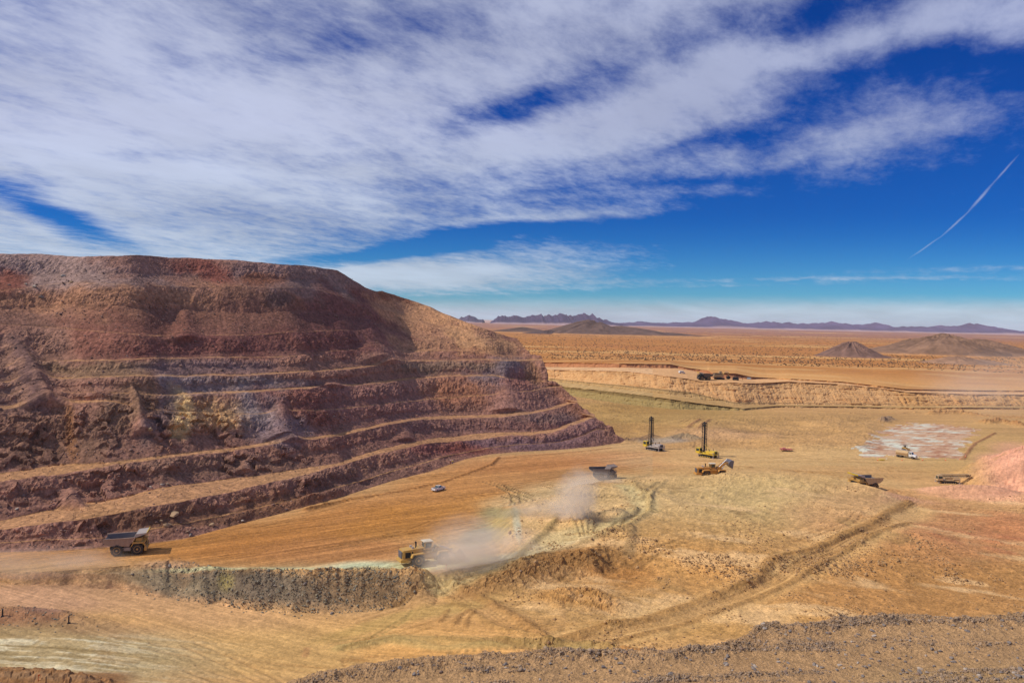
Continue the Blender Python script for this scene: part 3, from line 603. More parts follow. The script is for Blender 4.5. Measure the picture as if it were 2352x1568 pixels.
# greenish layered cut floor, bottom left
gz = np.exp(-((pxg-90)/260)**2)*sm(1450, 1475, pyg)*near
sG = fbm(rot(P, 4)*np.array([.03, .7, 0]), 4, 151, .6); sG2 = fbm(rot(P, 4)*np.array([.10, 1.6, 0])+.3*n_md[:, None], 4, 157, .6)
setc(gz*sm(0.0, .35, sG*.7+sG2*.6+.35*n_md), (232, 222, 190), .85); setc(gz*sm(0.0, .35, -sG*.7-sG2*.5+.2*n_md), (140, 118, 78), .8); setc(gz*sm(.2, .5, n_md), (176, 142, 96), .6); P[:, 2] += gz*(0.25*sG+.12*sG2)
setc(near*(1-sm(260, 340, pxg))*sm(1538, 1548, pyg+4*n_md), (150, 108, 72), .9)
# chalky drill-pattern patch with rows of holes
def inpoly(px, py, poly):
    r = np.zeros(len(px), bool); n = len(poly)
    for i in range(n):
        x1, y1 = poly[i]; x2, y2 = poly[(i+1) % n]
        c = ((y1 > py) != (y2 > py)) & (px < (x2-x1)*(py-y1)/(y2-y1+1e-9)+x1); r ^= c
    return r
pat = inpoly(pxg+40*(n_md+n_lo*.5), pyg+7*n_md+4*n_fi, [(1975, 1040), (2060, 975), (2120, 970), (2240, 984), (2215, 1012), (2190, 1052), (2080, 1046), (1985, 1052)])&near
dsh = fbm(P*np.array([.07, .34, 0]), 3, 161, .5); dsh2 = fbm(P*np.array([.16, .6, 0]), 2, 167, .5)
setc(pat, (222, 230, 220), .8); setc(pat*sm(-.15, .2, dsh+.35*sm(2030, 2200, pxg)+.3*n_lo), (206, 156, 120), .8); setc(pat*sm(.15, .4, dsh2), (176, 120, 92), .8)
# lines: berms (+) and ruts (-) laid out on the ground. (points, z, half width m, height m, colour, strength)
def line(pts, z, w, h, c=None, s=0.8, rough=0.5, steps=None):
    W_ = at_z([p[0] for p in pts], [p[1] for p in pts], z)[:, :2]
    lo = W_.min(0)-3*w-3; hi = W_.max(0)+3*w+3
    m = ((PXY > lo) & (PXY < hi)).all(1) & near & (P[:, 1] < 800)
    if not m.any(): return
    wob = n_md[m]*w*0.9
    d, side, arc = polydist(PXY[m], W_); d = np.abs(d*side+wob*.5)
    g = np.exp(-(d/w)**2)*(.8+.7*n_lo[m]+.5*n_md[m]).clip(.35, 1.6)*(1+rough*n_fi[m]*.35+rough*.18*ck[m]+.3*n_md[m])
    P[m, 2] += h*g
    if c is not None:
        ww = (np.clip(np.exp(-(d/(w*1.15))**4), 0, 1)*s)[:, None]*(1 if steps is None else sm(-.6, .6, np.sin(arc*2*math.pi/steps))[:, None])
        gc[m] = gc[m]*(1-ww)+lin(c)*ww
brn = (150, 112, 70)
line([(1300,1455),(1400,1432),(1571,1391),(1700,1350),(1853,1293),(1970,1250),(2045,1210),(2110,1160)], 2, 5.4, -.35, (226, 184, 124), .7, .1)
line([(1263,1447),(1313,1436),(1396,1413),(1479,1399.6),(1571,1373),(1654,1346),(1730,1323),(1770,1297),(1853,1277),(1903,1260),(1970,1237),(2019,1207),(2053,1180),(2089,1147)], 2, 1.5, .75, (160, 118, 70), .75, .5)
line([(1396,1453),(1479,1433),(1571,1408),(1654,1379.6),(1757,1350),(1853,1310),(1903,1290),(1970,1260),(2036,1233),(2089,1207)], 2, 1.1, .55, (164, 122, 74), .7, .5)
for k in range(4):
    o_ = k*4-6; line([(1300,1455+o_),(1400,1432+o_),(1571,1391+o_),(1700,1350+o_),(1853,1293+o_),(1970,1250+o_),(2045,1208+o_)], 2, .35, -.16, (168, 126, 80), .5)
line([(980,1323),(1080,1380),(1136,1420),(1246,1453)], .5, 1.0, .5, (168, 130, 80), .5); line([(1040,1326),(1130,1366),(1196,1406),(1246,1443)], .8, 1.3, .8, (160, 118, 72), .6)
for k in range(3): line([(1000+k*14,1325),(1100+k*14,1378),(1160+k*10,1418),(1250,1450)], .6, .35, -.18, (172, 132, 86), .6, .2, 1.4)
line([(781,1451),(897,1443),(1013,1476),(1113,1483),(1263,1497),(1350,1504)], -1.5, 1.2, .4, (176, 150, 98), .7); line([(1013,1439),(1113,1456),(1203,1469),(1346,1479),(1489,1501)], 0, 1.0, .8, (176, 124, 72), .75, .8)
line([(1030,1482),(1113,1486),(1200,1492),(1300,1500)], -1, .5, -.12, (150, 122, 80), .6, .2, 1.5)
line([(781,1444),(900,1432),(1013,1452),(1113,1470),(1263,1485),(1400,1500)], -1, 1.6, .35, (166, 142, 92), .6)
line([(800,1450),(880,1432),(930,1410),(945,1390)], -2, .5, -.2, (164, 140, 88), .7, .3, 1.2); line([(770,1440),(850,1436),(930,1400)], -2, .4, .2, (160, 134, 84), .6)
line([(790,1490),(795,1510),(812,1520)], -3, .5, -.2, (170, 126, 78), .7, .2, 1.2); line([(800,1492),(845,1500)], -3, .3, .15, (170, 126, 78), .7); line([(705,1475),(700,1492)], -4, .6, .1, (180, 132, 90), .6)
line([(1045,1410),(1052,1395),(1075,1387)], 0, .8, .55, brn, .6, .8); line([(1070,1418),(1072,1402),(1086,1393)], 0, .6, .4, brn, .6, .8); line([(1010,1400),(1030,1378)], 0, .7, .4, brn, .5)
line([(1013,1306),(1113,1296),(1180,1277),(1263,1247),(1346,1233),(1429,1220),(1479,1187),(1472,1157),(1440,1125)], 3, 3.6, -.45, (206, 190, 140), .6, .2)
line([(1020,1300),(1113,1289),(1196,1266),(1250,1240),(1273,1218),(1279,1200)], 2.5, 1.1, .7, (150, 126, 84), .7, .6); line([(1190,1285),(1263,1262),(1346,1245),(1440,1228),(1492,1190),(1490,1150),(1455,1110)], 3.5, 1.2, .6, (176, 146, 96), .5, .6)
line([(1429,1212),(1455,1195),(1462,1180)], 4, 1.0, .5, (130, 112, 84), .7); line([(1445,1262),(1450,1240),(1452,1225)], 4, 1.4, .4, (140, 116, 84), .7)
for k in range(4): line([(1300+k*16,1170),(1320+k*14,1215),(1330+k*10,1232)], 4, .5, .3, (176, 150, 104), .5)
line([(1345,1205),(1350,1190),(1365,1195),(1360,1215)], 4, 1.8, .6, (124, 108, 92), .8, .8); line([(1370,1190),(1420,1185),(1440,1195),(1430,1210)], 4, 1.6, .5, (140, 122, 96), .7, .8)
line([(1472,1157),(1480,1130),(1510,1108)], 4, .8, .4, (150, 128, 92), .6); line([(1492,1160),(1502,1130),(1530,1105)], 4, .7, .4, (160, 136, 98), .5)
line([(700,1174),(781,1153.7),(914,1130),(1013.5,1109),(1080,1085.6),(1130,1067),(1146,1051)], 0, .8, .55, (150, 98, 52), .8, .5)
line([(1146,1053),(1220,1046),(1320,1040),(1400,1030)], 0, .8, .3, (160, 104, 64), .6); line([(1700,1072),(1800,1079),(1900,1090),(1980,1104)], 0, .7, .3, (166, 120, 76), .6); line([(1560,1056),(1700,1064)], 0, .5, .2, (164, 116, 76), .5)
line([(2212,1055),(2225,1035),(2240,1018),(2262,1008),(2284,996)], 0, .9, .6, (160, 112, 80), .8); line([(1955,1055),(2080,1057),(2200,1055)], 0, .6, .25, (160, 132, 88), .6)
line([(2010,1118),(2100,1140),(2200,1152),(2352,1172),(2500,1190)], 0, 5.5, -.3, (206, 160, 108), .9, .1)
for k in range(3): line([(2010,1120+k*3),(2100,1139+k*4),(2200,1152+k*5),(2352,1170+k*6),(2500,1186+k*6)], 0, .6, .12, (170, 120, 80), .5)
line([(1580,990),(1600,975),(1612,962)], 0, 1.4, .7, (150, 110, 80), .8); line([(1604,995),(1622,975),(1632,964)], 0, 1.2, .6, (160, 118, 84), .7)
line([(1540,1008),(1570,1003),(1600,1008)], 0, 3.2, 2.2, (158, 136, 108), .9, .4); line([(2025,970),(2045,962)], 0, 4.0, 3.0, (160, 134, 112), .8); line([(1440,1012),(1480,1006),(1500,1003)], 0, 3.0, 1.8, (150, 118, 90), .8)
for a_, b_, h_, w_ in ((1100,1330,1.0,4),(1160,1322,1.3,5),(1230,1305,1.4,5),(1300,1300,1.2,4),(1370,1290,1.1,5)): line([(a_-25,b_+5),(a_+25,b_-5)], 1.5, w_, h_, (156, 116, 72), .5, .8)
line([(1280,1358),(1340,1352),(1370,1370)], 1.5, 5, 1.5, (186, 132, 72), .5, 1.0)
for (a, b, h) in ((2120, 1215, .9), (2190, 1222, .8), (2250, 1238, .9), (2310, 1228, 1.0), (2150, 1245, .6), (2280, 1262, .7)):
    line([(a, b), (a+30, b+6)], 1.5, 2.4, h*.8, (196, 122, 88), .35, .6)
def wline(W_, w, h, c, s):
    lo = W_.min(0)-3*w; hi = W_.max(0)+3*w; m = ((PXY > lo) & (PXY < hi)).all(1) & near
    if not m.any(): return
    d, _, arc = polydist(PXY[m], W_); P[m, 2] += h*(np.exp(-(d/w)**2)-.6*np.exp(-((d-1.8*w)/w)**2)); ww = (np.exp(-(d/w)**4)*s*sm(-.5, .3, n_md[m]+.3*np.sin(arc*.15)))[:, None]; gc[m] = gc[m]*(1-ww)+lin(c)*ww
rt = random.Random(21)
def tracks(n, x0, x1, y0, y1, hd, spread, L, c, s=.55, h=-.12, w=.42, curv=.02):
    for _ in range(n):
        p = at_z([rt.uniform(x0, x1)], [rt.uniform(y0, y1)], 2)[0, :2]; a = math.radians(hd+rt.uniform(-spread, spread)); k = rt.uniform(-curv, curv); pts = [p]; st_ = L/8
        for _ in range(8): a += k*st_; p = p+st_*np.array([math.cos(a), math.sin(a)]); pts.append(p)
        pts = np.array(pts); nr_ = np.stack([-np.gradient(pts[:, 1]), np.gradient(pts[:, 0])], 1); nr_ /= np.linalg.norm(nr_, axis=1, keepdims=True); g_ = rt.choice((2.2, 2.8))
        wline(pts, w, h, c, s); wline(pts+nr_*g_, w, h, c, s)
tracks(12, 700, 1450, 1200, 1430, 25, 30, 40, (158, 120, 72), .4); tracks(9, 1500, 2300, 1180, 1300, 10, 25, 45, (160, 118, 74), .35); tracks(10, 300, 1200, 1400, 1500, -18, 12, 45, (170, 132, 88), .4, -.12, .42, .008)
tracks(14, 300, 1250, 1080, 1280, 38, 10, 70, (160, 108, 56), .5, -.1, .5, .006); tracks(14, 1450, 2300, 1040, 1090, 5, 14, 70, (178, 136, 88), .5, -.1, .6, .006); tracks(8, 1450, 2100, 960, 1030, 30, 60, 60, (160, 124, 84), .5, -.1, .8, .01)
tracks(8, 1180, 1480, 1110, 1260, 60, 70, 28, (150, 126, 84), .6, -.2, .5, .06)
line([(2140,952),(2200,950),(2270,957),(2352,960),(2450,962)], 0, 3.5, 2.6, (190, 140, 92), .8, .5); line([(2262,972),(2300,968),(2352,980),(2450,990)], 0, 4, 3.0, (180, 130, 84), .8, .5); line([(1900,948),(2000,952),(2100,948)], 0, 3, 1.2, (196, 150, 102), .6)
# rubble mounds: foreground left, the small scrap bank in the very corner, pink pile on the right
def mound(cx, cy, z, rx, ry, h, deg=0, rough=.5, pw=1.0):
    c0 = at_z([cx], [cy], z)[0, :2]; m = near & (np.hypot(PXY[:, 0]-c0[0], PXY[:, 1]-c0[1]) < 3*max(rx, ry))
    q = rot(np.concatenate([PXY[m]-c0, 0*PXY[m][:, :1]], 1), deg); d = np.sqrt((q[:, 0]/rx)**2+(q[:, 1]/ry)**2)+.15*n_md[m]
    P[m, 2] += h*np.clip(1-d, 0, 1)**pw*(1+rough*n_fi[m]*.2+rough*.12*ck[m])+h*.0
mound(60, 1432, -3, 19, 4.5, 1.7, 0, .8, .7); mound(130, 1600, -3.5, 26, 4.5, 3.2, 0, .8, .7)
mound(2410, 1105, 0, 40, 30, 18, 15, .12, .9); mound(2190, 1135, 0, 24, 5.0, 2.0, -8, .2, .6); mound(2290, 1140, 0, 26, 10, 2.6, -10, .2, .7)
mound(865, 1352, -2, 15, 7, 2.0, 0, .8, .8); mound(960, 1350, -1, 4, 8, 2.2, 20, .3, .9); mound(700, 1370, -3, 20, 5, 1.0, 0, 1, .7)
mound(1350, 1200, 4, 7, 5, -1.3, 0, .4, 1)
for k, (mx, my) in enumerate(((470, 1318), (520, 1320), (575, 1322), (630, 1326), (690, 1330), (745, 1331))): mound(mx, my, .5, 4.0, 6, .9, 35, .6, .8)
for k in range(10): mound(12+k*17, 1252-k*1, 0, 1, 1, 0.0)
gmn = gc.mean(1, keepdims=True); gc = gc*np.array([.92, .90, .82])*(1+.10*near*sm(1330, 1420, pyg)*(1-muck))[:, None]*(1+mA[:, None]*np.array([-.02, .05, .16]))*(1+.08*muck)[:, None]
gc = np.clip(gc, 0.012, 0.85)
ground_mat = soil('dry_earth', 1, 0.6, rock=0.12, rscale=1.3, nscale=0.35, amp=0.16, road=True)
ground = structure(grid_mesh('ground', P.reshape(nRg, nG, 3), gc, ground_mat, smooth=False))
for an, av in (('RoadA', mA), ('RoadB', mB+.5*mC), ('Rough', near*(.35+.65*np.clip(muck+bermm+hum+olive, 0, 1)))):
    aa_ = ground.data.attributes.new(an, 'FLOAT', 'POINT'); aa_.data.foreach_set('value', np.clip(av, 0, 1).astype(np.float32))

# ------------------------------------------------------------------ near gravel bank (bottom of the view)
GZ = 26.0
bx = np.arange(560, 2600, 2.0)
bc = K(bx, [(560,1600),(690,1568),(781,1541),(850,1528),(914,1521),(997,1516),(1063,1509),(1146,1503),(1240,1500),(1279,1494),(1346,1499),(1479,1504),(1562,1499),(1600,1488),(1654,1479),(1711,1463),(1735,1447),(1764,1436),(1804,1442),(1857,1439),(1887,1433),(1930,1423),(2003,1425),(2053,1417),(2103,1414),(2152,1419),(2186,1423),(2269,1418),(2352,1416),(2600,1418)])
rows = []
zb = GZ + 0*bx
crest = at_z(bx, bc, 0)*0
rr = ray(bx, bc); tcr = (GZ-CAM_H)/rr[:, 2]; crest = CAMP+rr*tcr[:, None]
cd = crest[:, :2]/np.linalg.norm(crest[:, :2], axis=1, keepdims=True)
for k in range(150):
    f = k/149; q = crest.copy(); q[:, :2] = crest[:, :2]*(0.56+0.44*f); q[:, 2] = GZ-0.9*math.sin(f*math.pi)*(0.4) ; rows.append(q)
for dd in (0.6, 1.4, 3, 6, 11, 18, 27):
    q = crest.copy(); q[:, :2] += cd*dd; q[:, 2] = GZ - 0.25*dd**1.15*(dd < 2) - (dd >= 2)*(dd*0.85); rows.append(q)
Bk = np.array(rows); bs = Bk.shape; Q = Bk.reshape(-1, 3).copy(); bpx, bpy_ = project(Q)
bn = fbm(Q*np.array([.12, .12, 0]), 4, 201); bf = fbm(Q*np.array([1.3, 1.3, 0]), 4, 211, .6); bcel, bfd = cells(Q*np.array([2.2, 2.2, 2.2]), 221)
trk = fbm(rot(Q, 6)*np.array([.05, .6, 0]), 4, 231, .6)
lip = np.exp(-((np.repeat(np.arange(bs[0])[:, None], bs[1], 1).reshape(-1)-146)/7.0)**2)
stony = np.clip(sm(.0, .5, trk+.5*bn+.5*fbm(Q*np.array([.35, .35, 0]), 4, 251, .6))+lip*.4, 0, 1)
Q[:, 2] += 0.45*bn + 0.07*bf + .16*trk + stony*(0.12*bcel+.10*bf) + lip*(.25+.25*bf+.35*fbm(Q*np.array([.5, .5, 0]), 3, 241))
bcol = np.tile(lin((190, 150, 104)), (len(Q), 1))
w = (stony*.65)[:, None]; bcol = bcol*(1-w)+lin((160, 132, 102))*w
w = (sm(1850, 2150, bpx)*sm(1500, 1560, bpy_)*.6)[:, None]; bcol = bcol*(1-w)+lin((178, 146, 100))*w
bcol *= (1+.28*bcel*stony+.12*bf+.1*bn)[:, None]
bank_mat = soil('gravel_earth', 1, 0.9, rock=0.22, rscale=6, nscale=1.2, amp=0.25)
bank = structure(grid_mesh('gravel_bank', Q.reshape(bs), np.clip(bcol, .01, .8), bank_mat, smooth=False))

# ------------------------------------------------------------------ distant hills and mountains
dark_rock = soil('desert_hill_rock', 1, 0.6, rock=0.12, rscale=0.08, nscale=0.03, amp=0.25)
def cone_hill(name, px, pyb, pypk, humps, R, seed, col, n=110, label=None):
    c0 = at_z([px], [pyb], ZPL)[0]; d = c0[1]; 
    H = CAM_H + (735+.0223*(px-1176)-pypk)/F*d - ZPL
    u = np.linspace(-1, 1, n); XX, YY = np.meshgrid(u*R*1.5, u*R*1.5)
    h = np.zeros_like(XX)
    for (ox, oy, hh, rx, ry, pw) in humps:
        dd = np.sqrt(((XX-ox*R)/(rx*R))**2+((YY-oy*R)/(ry*R))**2); h = np.maximum(h, hh*H*np.clip(1-dd, 0, 1)**pw)
    pp = np.stack([XX.ravel(), YY.ravel(), 0*XX.ravel()], 1)
    a = np.arctan2(YY, XX).ravel(); sp = fbm(np.stack([np.cos(a)*3, np.sin(a)*3, np.hypot(XX, YY).ravel()/R*.8], 1), 4, seed, .6, ridged=True)
    h = h.ravel(); hh = h*(1+.22*sp*sm(0, .3, h/H)*(1-.6*sm(.75, 1, h/H))) + h/H*fbm(pp*(5.0/R), 4, seed+3, .6)*H*.10
    V = np.stack([c0[0]+XX.ravel(), c0[1]+R*0.5+YY.ravel(), ZPL-1.2+hh*1.02], 1)
    cc = np.tile(lin(col), (len(V), 1)); cc *= (1+.5*sp+.35*fbm(pp*(12.0/R), 4, seed+9, .65))[:, None]
    e = (1-sm(0.02, .14, h/H))[:, None]; cc = cc*(1-e)+lin((206, 148, 92))*e
    return structure(grid_mesh(name, V.reshape(n, n, 3), np.clip(cc, .01, .8), dark_rock, smooth=False))
cone_hill('hill', 1385, 770, 735, [(-.12, 0, 1.0, .62, .7, 1.15), (.25, 0, .6, .85, .6, 1.1), (-.85, .1, .42, .5, .4, 1.1), (.8, 0, .25, .7, .4, 1)], 270, 300, (100, 80, 70))
cone_hill('hill', 1975, 822, 783, [(0, 0, 1.0, 1.0, .9, 1.15), (.4, 0, .35, .9, .6, 1)], 52, 310, (112, 86, 74))
cone_hill('hill', 2225, 818, 769, [(-.05, 0, 1.0, .8, .9, 0.75), (.45, 0, .8, .75, .8, 1), (-.6, 0, .45, .6, .7, 1)], 125, 320, (122, 94, 74))
cone_hill('hill', 2230, 837, 818, [(0, 0, 1.0, 1.0, .8, 1), (.6, 0, .6, .8, .6, 1)], 50, 330, (140, 106, 80))
cone_hill('hill', 1262, 767, 757, [(0, 0, 1, 1, .7, 1.2)], 95, 340, (86, 70, 66))
mt_mat = soil('mountain_rock', 1, 0.3, rock=0.0, rscale=0.01, nscale=0.004, amp=0.2)
def range_(name, prof, dist, depth, seed, col, n=520, m=60):
    xs = np.linspace(prof[0][0], prof[-1][0], n); top = K(xs, prof); yhx = 735+.0223*(xs-1176)
    base = CAM_H; H = CAM_H + (yhx-top)/F*dist - ZPL + 8; H = np.maximum(H, 2)
    ph = fbm(np.stack([xs*.06, 0*xs, 0*xs], 1), 4, seed, .55, ridged=True); H = H*(1+.3*ph)
    rows = []; cols = []
    for j in range(m):
        f = j/(m-1)*2-1      # -1 front .. 1 back
        y = dist + f*depth*(1+0*xs); X_ = (xs-1176)/F*(dist + 0*y) 
        env = np.clip(1-abs(f), 0, 1)
        p3 = np.stack([X_, y, 0*X_], 1)
        rg = fbm(p3*np.array([1/330., 1/800., 0]), 5, seed+5, .55, ridged=True)
        hh = H*np.clip(env**1.1*(1+.75*rg*(1-env)), 0, 1.2)
        rows.append(np.stack([X_, y, ZPL-2+hh], 1)); cc = np.tile(lin(col), (n, 1))
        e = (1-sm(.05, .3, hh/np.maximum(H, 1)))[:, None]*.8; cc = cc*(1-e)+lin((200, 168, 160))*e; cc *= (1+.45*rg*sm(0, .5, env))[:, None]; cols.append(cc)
    return structure(grid_mesh(name, np.array(rows), np.clip(np.array(cols), .01, .8), mt_mat, smooth=False))
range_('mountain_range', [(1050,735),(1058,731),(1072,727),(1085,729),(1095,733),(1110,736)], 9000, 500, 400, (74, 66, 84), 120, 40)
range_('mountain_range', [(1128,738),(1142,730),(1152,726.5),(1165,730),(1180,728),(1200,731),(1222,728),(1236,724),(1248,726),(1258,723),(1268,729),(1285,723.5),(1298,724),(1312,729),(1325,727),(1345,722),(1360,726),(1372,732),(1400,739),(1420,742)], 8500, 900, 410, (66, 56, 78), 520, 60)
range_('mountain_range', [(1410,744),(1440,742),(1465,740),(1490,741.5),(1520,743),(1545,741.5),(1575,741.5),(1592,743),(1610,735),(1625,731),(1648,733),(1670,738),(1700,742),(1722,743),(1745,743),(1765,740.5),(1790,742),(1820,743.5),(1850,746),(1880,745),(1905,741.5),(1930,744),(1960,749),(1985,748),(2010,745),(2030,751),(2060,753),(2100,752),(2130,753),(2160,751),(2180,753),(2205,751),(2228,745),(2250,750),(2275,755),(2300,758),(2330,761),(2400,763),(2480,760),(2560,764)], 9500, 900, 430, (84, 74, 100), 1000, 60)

# ------------------------------------------------------------------ placing on real ground
dg = None
def hit(px, py, obs=None):
    global dg
    if dg is None: dg = bpy.context.evaluated_depsgraph_get()
    r = ray(np.array([px]), np.array([py]))[0]; best = None
    for o in (obs or (ground, hill, bank)):
        ok, loc, nor, i = o.ray_cast(Vector(CAMP), Vector(r).normalized(), distance=20000)
        if ok and (best is None or (loc-Vector(CAMP)).length < (best[0]-Vector(CAMP)).length): best = (loc.copy(), nor.copy(), o)
    return best
def down(x, y, obs=None):
    best = None
    for o in (obs or (ground, hill, bank)):
        ok, loc, nor, i = o.ray_cast(Vector((x, y, 400)), Vector((0, 0, -1)), distance=800)
        if ok and (best is None or loc.z > best.z): best = loc.copy()
    return best
bpy.context.view_layer.update()

# ------------------------------------------------------------------ air
def volume(name, dens, col, aniso=0.0):
    m = bpy.data.materials.new(name); m.use_nodes = True; t = m.node_tree; t.nodes.clear()
    o = t.nodes.new('ShaderNodeOutputMaterial'); v = t.nodes.new('ShaderNodeVolumePrincipled')
    v.inputs['Color'].default_value = (*col, 1); v.inputs['Density'].default_value = dens; v.inputs['Anisotropy'].default_value = aniso
    t.links.new(v.outputs[0], o.inputs['Volume']); return m, t, v

# ------------------------------------------------------------------ mesh builder for machines
class MB:
    def __init__(s): s.v = []; s.f = []
    def add(s, V, Fc):
        b = len(s.v); s.v += [tuple(map(float, p)) for p in V]; s.f += [tuple(b+i for i in f) for f in Fc]; return s
    def hexa(s, lo, hi):
        """box between two horizontal rings lo and hi of four points"""
        return s.add(list(lo)+list(hi), [(3,2,1,0),(4,5,6,7),(0,1,5,4),(1,2,6,5),(2,3,7,6),(3,0,4,7)])
    def box(s, x0, x1, y0, y1, z0, z1, taper=0.0, bev=0.06):
        e = min(bev, (x1-x0)*.3, (y1-y0)*.3, (z1-z0)*.3)
        rings = []
        for (z, i) in ((z0, e), (z0+e, 0), (z1-e, taper), (z1, taper+e)):
            rings.append([(x0+i, y0+i, z), (x1-i, y0+i, z), (x1-i, y1-i, z), (x0+i, y1-i, z)])
        V = sum(rings, []); Fc = [(3,2,1,0), (12,13,14,15)]
        for r in range(3):
            for k in range(4): a = r*4+k; b = r*4+(k+1) % 4; Fc.append((a, b, b+4, a+4))
        return s.add(V, Fc)
    def prism(s, prof, y0, y1):
        n = len(prof); V = [(x, y0, z) for x, z in prof]+[(x, y1, z) for x, z in prof]
        return s.add(V, [tuple(range(n)), tuple(range(2*n-1, n-1, -1))]+[(k, k+n, (k+1) % n+n, (k+1) % n) for k in range(n)])
    def tube(s, pts, r, n=8, r2=None):
        pts = [Vector(p) for p in pts]; rings = []
        for i, p in enumerate(pts):
            d = (pts[min(i+1, len(pts)-1)]-pts[max(i-1, 0)]).normalized(); a = d.orthogonal().normalized(); b = d.cross(a)
            rr = r if r2 is None else r+(r2-r)*i/(len(pts)-1)
            rings.append([p+(a*math.cos(2*math.pi*k/n)+b*math.sin(2*math.pi*k/n))*rr for k in range(n)])
        V = sum(rings, []); Fc = [tuple(range(n-1, -1, -1)), tuple(range(len(V)-n, len(V)))]
        for i in range(len(pts)-1):
            for k in range(n): a = i*n+k; b = i*n+(k+1) % n; Fc.append((a, b, b+n, a+n))
        return s.add(V, Fc)
    def lathe_y(s, cx, cz, prof, n=28):
        """prof: list of (y, radius) closed by the axis"""
        V = []; Fc = []
        for (y, r) in prof:
            for k in range(n): a = 2*math.pi*k/n; V.append((cx+r*math.cos(a), y, cz+r*math.sin(a)))
        for i in range(len(prof)-1):
            for k in range(n): a = i*n+k; b = i*n+(k+1) % n; Fc.append((a, a+n, b+n, b))
        Fc.append(tuple(range(n))); Fc.append(tuple(range(len(V)-1, len(V)-n-1, -1)))
        return s.add(V, Fc)
    def plate(s, quad, th):
        """thin plate from four points, thickness th along the normal"""
        q = [Vector(p) for p in quad]; nrm = (q[1]-q[0]).cross(q[3]-q[0]).normalized()*th
        return s.hexa(q, [p+nrm for p in q])
    def build(s, name, m, parent=None, label=None, smooth=False):
        me = bpy.data.meshes.new(name); me.from_pydata(s.v, [], s.f); me.update()
        import bmesh
        b = bmesh.new(); b.from_mesh(me); bmesh.ops.recalc_face_normals(b, faces=b.faces); b.to_mesh(me); b.free()
        if smooth:
            for p in me.polygons: p.use_smooth = True
        me.materials.append(m); o = bpy.data.objects.new(name, me); C.objects.link(o)
        if parent is not None: o.parent = parent
        if label: o['label'] = label
        return o
def thing(name, label, cat, loc=(0, 0, 0), rz=0, group=None):
    o = bpy.data.objects.new(name, None); C.objects.link(o); o.location = loc; o.rotation_euler = (0, 0, rz); o.empty_display_size = .5
    o['label'] = label; o['category'] = cat
    if group: o['group'] = group
    return o
def tag(o, label, cat, group=None):
    o['label'] = label; o['category'] = cat
    if group: o['group'] = group
    return o
def copy_tree(o, parent=None):
    c = o.copy(); C.objects.link(c)
    if parent is not None: c.parent = parent
    for ch in list(o.children): copy_tree(ch, c)
    return c
def spot(px, py, heading, tilt=True, size=3.0, z=None):
    """world matrix standing on the ground seen at picture point (px, py)"""
    h = hit(px, py, (ground,)) if z is None else None
    p = h[0] if h else Vector(at_z([px], [py], z)[0])
    a = math.radians(heading); fx = Vector((math.cos(a), math.sin(a), 0)); fy = Vector((-math.sin(a), math.cos(a), 0))
    def zz(v): q = down(v.x, v.y, (ground,)); return q.z if q else p.z
    zf = zz(p+fx*size); zb = zz(p-fx*size); zl_ = zz(p+fy*size*.5); zr_ = zz(p-fy*size*.5)
    if not tilt: zf = zb = zl_ = zr_ = zz(p)
    ex = (fx*2*size+Vector((0, 0, zf-zb))).normalized(); ey = (fy*size+Vector((0, 0, zl_-zr_))).normalized()
    ez = ex.cross(ey).normalized(); ey = ez.cross(ex)
    o = Vector((p.x, p.y, (zf+zb+zl_+zr_)/4 if tilt else zz(p)))
    return Matrix(((ex.x, ey.x, ez.x, o.x), (ex.y, ey.y, ez.y, o.y), (ex.z, ey.z, ez.z, o.z), (0, 0, 0, 1)))
def put(o, M, label=None, group=None):
    o.matrix_world = M
    if label: o['label'] = label
    if group: o['group'] = group
    return o

yel = mat('machine_yellow', (0.62, 0.34, 0.045), .55, dust=.38, dustcol=(.42, .28, .16))
yel2 = mat('bright_yellow', (0.75, 0.52, 0.02), .5, dust=.2, dustcol=(.45, .32, .16))
ora = mat('machine_orange', (0.62, 0.28, 0.03), .55, dust=.3, dustcol=(.45, .28, .15))
bodyp = mat('dusty_body_paint', (0.36, 0.24, 0.17), .7, dust=.5, dustcol=(.40, .27, .20))
greyst = mat('worn_grey_steel', (0.15, 0.145, 0.17), .5, metal=.3, dust=.3, dustcol=(.22, .19, .18))
palest = mat('bare_pale_steel', (0.42, 0.38, 0.38), .5, metal=.2, dust=.35, dustcol=(.5, .4, .3))
tyre = mat('tyre_rubber', (0.018, 0.018, 0.02), .85, dust=.3, dustcol=(.12, .09, .07))
dark = mat('dark_machinery', (0.02, 0.02, 0.025), .7, var=.5)
glass = mat('cab_glass', (0.02, 0.05, 0.05), .08, var=.2, spec=.8)
cream = mat('cream_roof_paint', (0.75, 0.66, 0.48), .5, dust=.25)
white = mat('white_paint', (0.78, 0.79, 0.80), .35, dust=.12, dustcol=(.55, .42, .3))
red = mat('red_paint', (0.42, 0.05, 0.04), .5, dust=.3)
tan = mat('tan_tank_paint', (0.62, 0.42, 0.2), .5, dust=.3)
chrome = mat('chrome', (0.6, 0.6, 0.62), .2, metal=.9, var=.2)

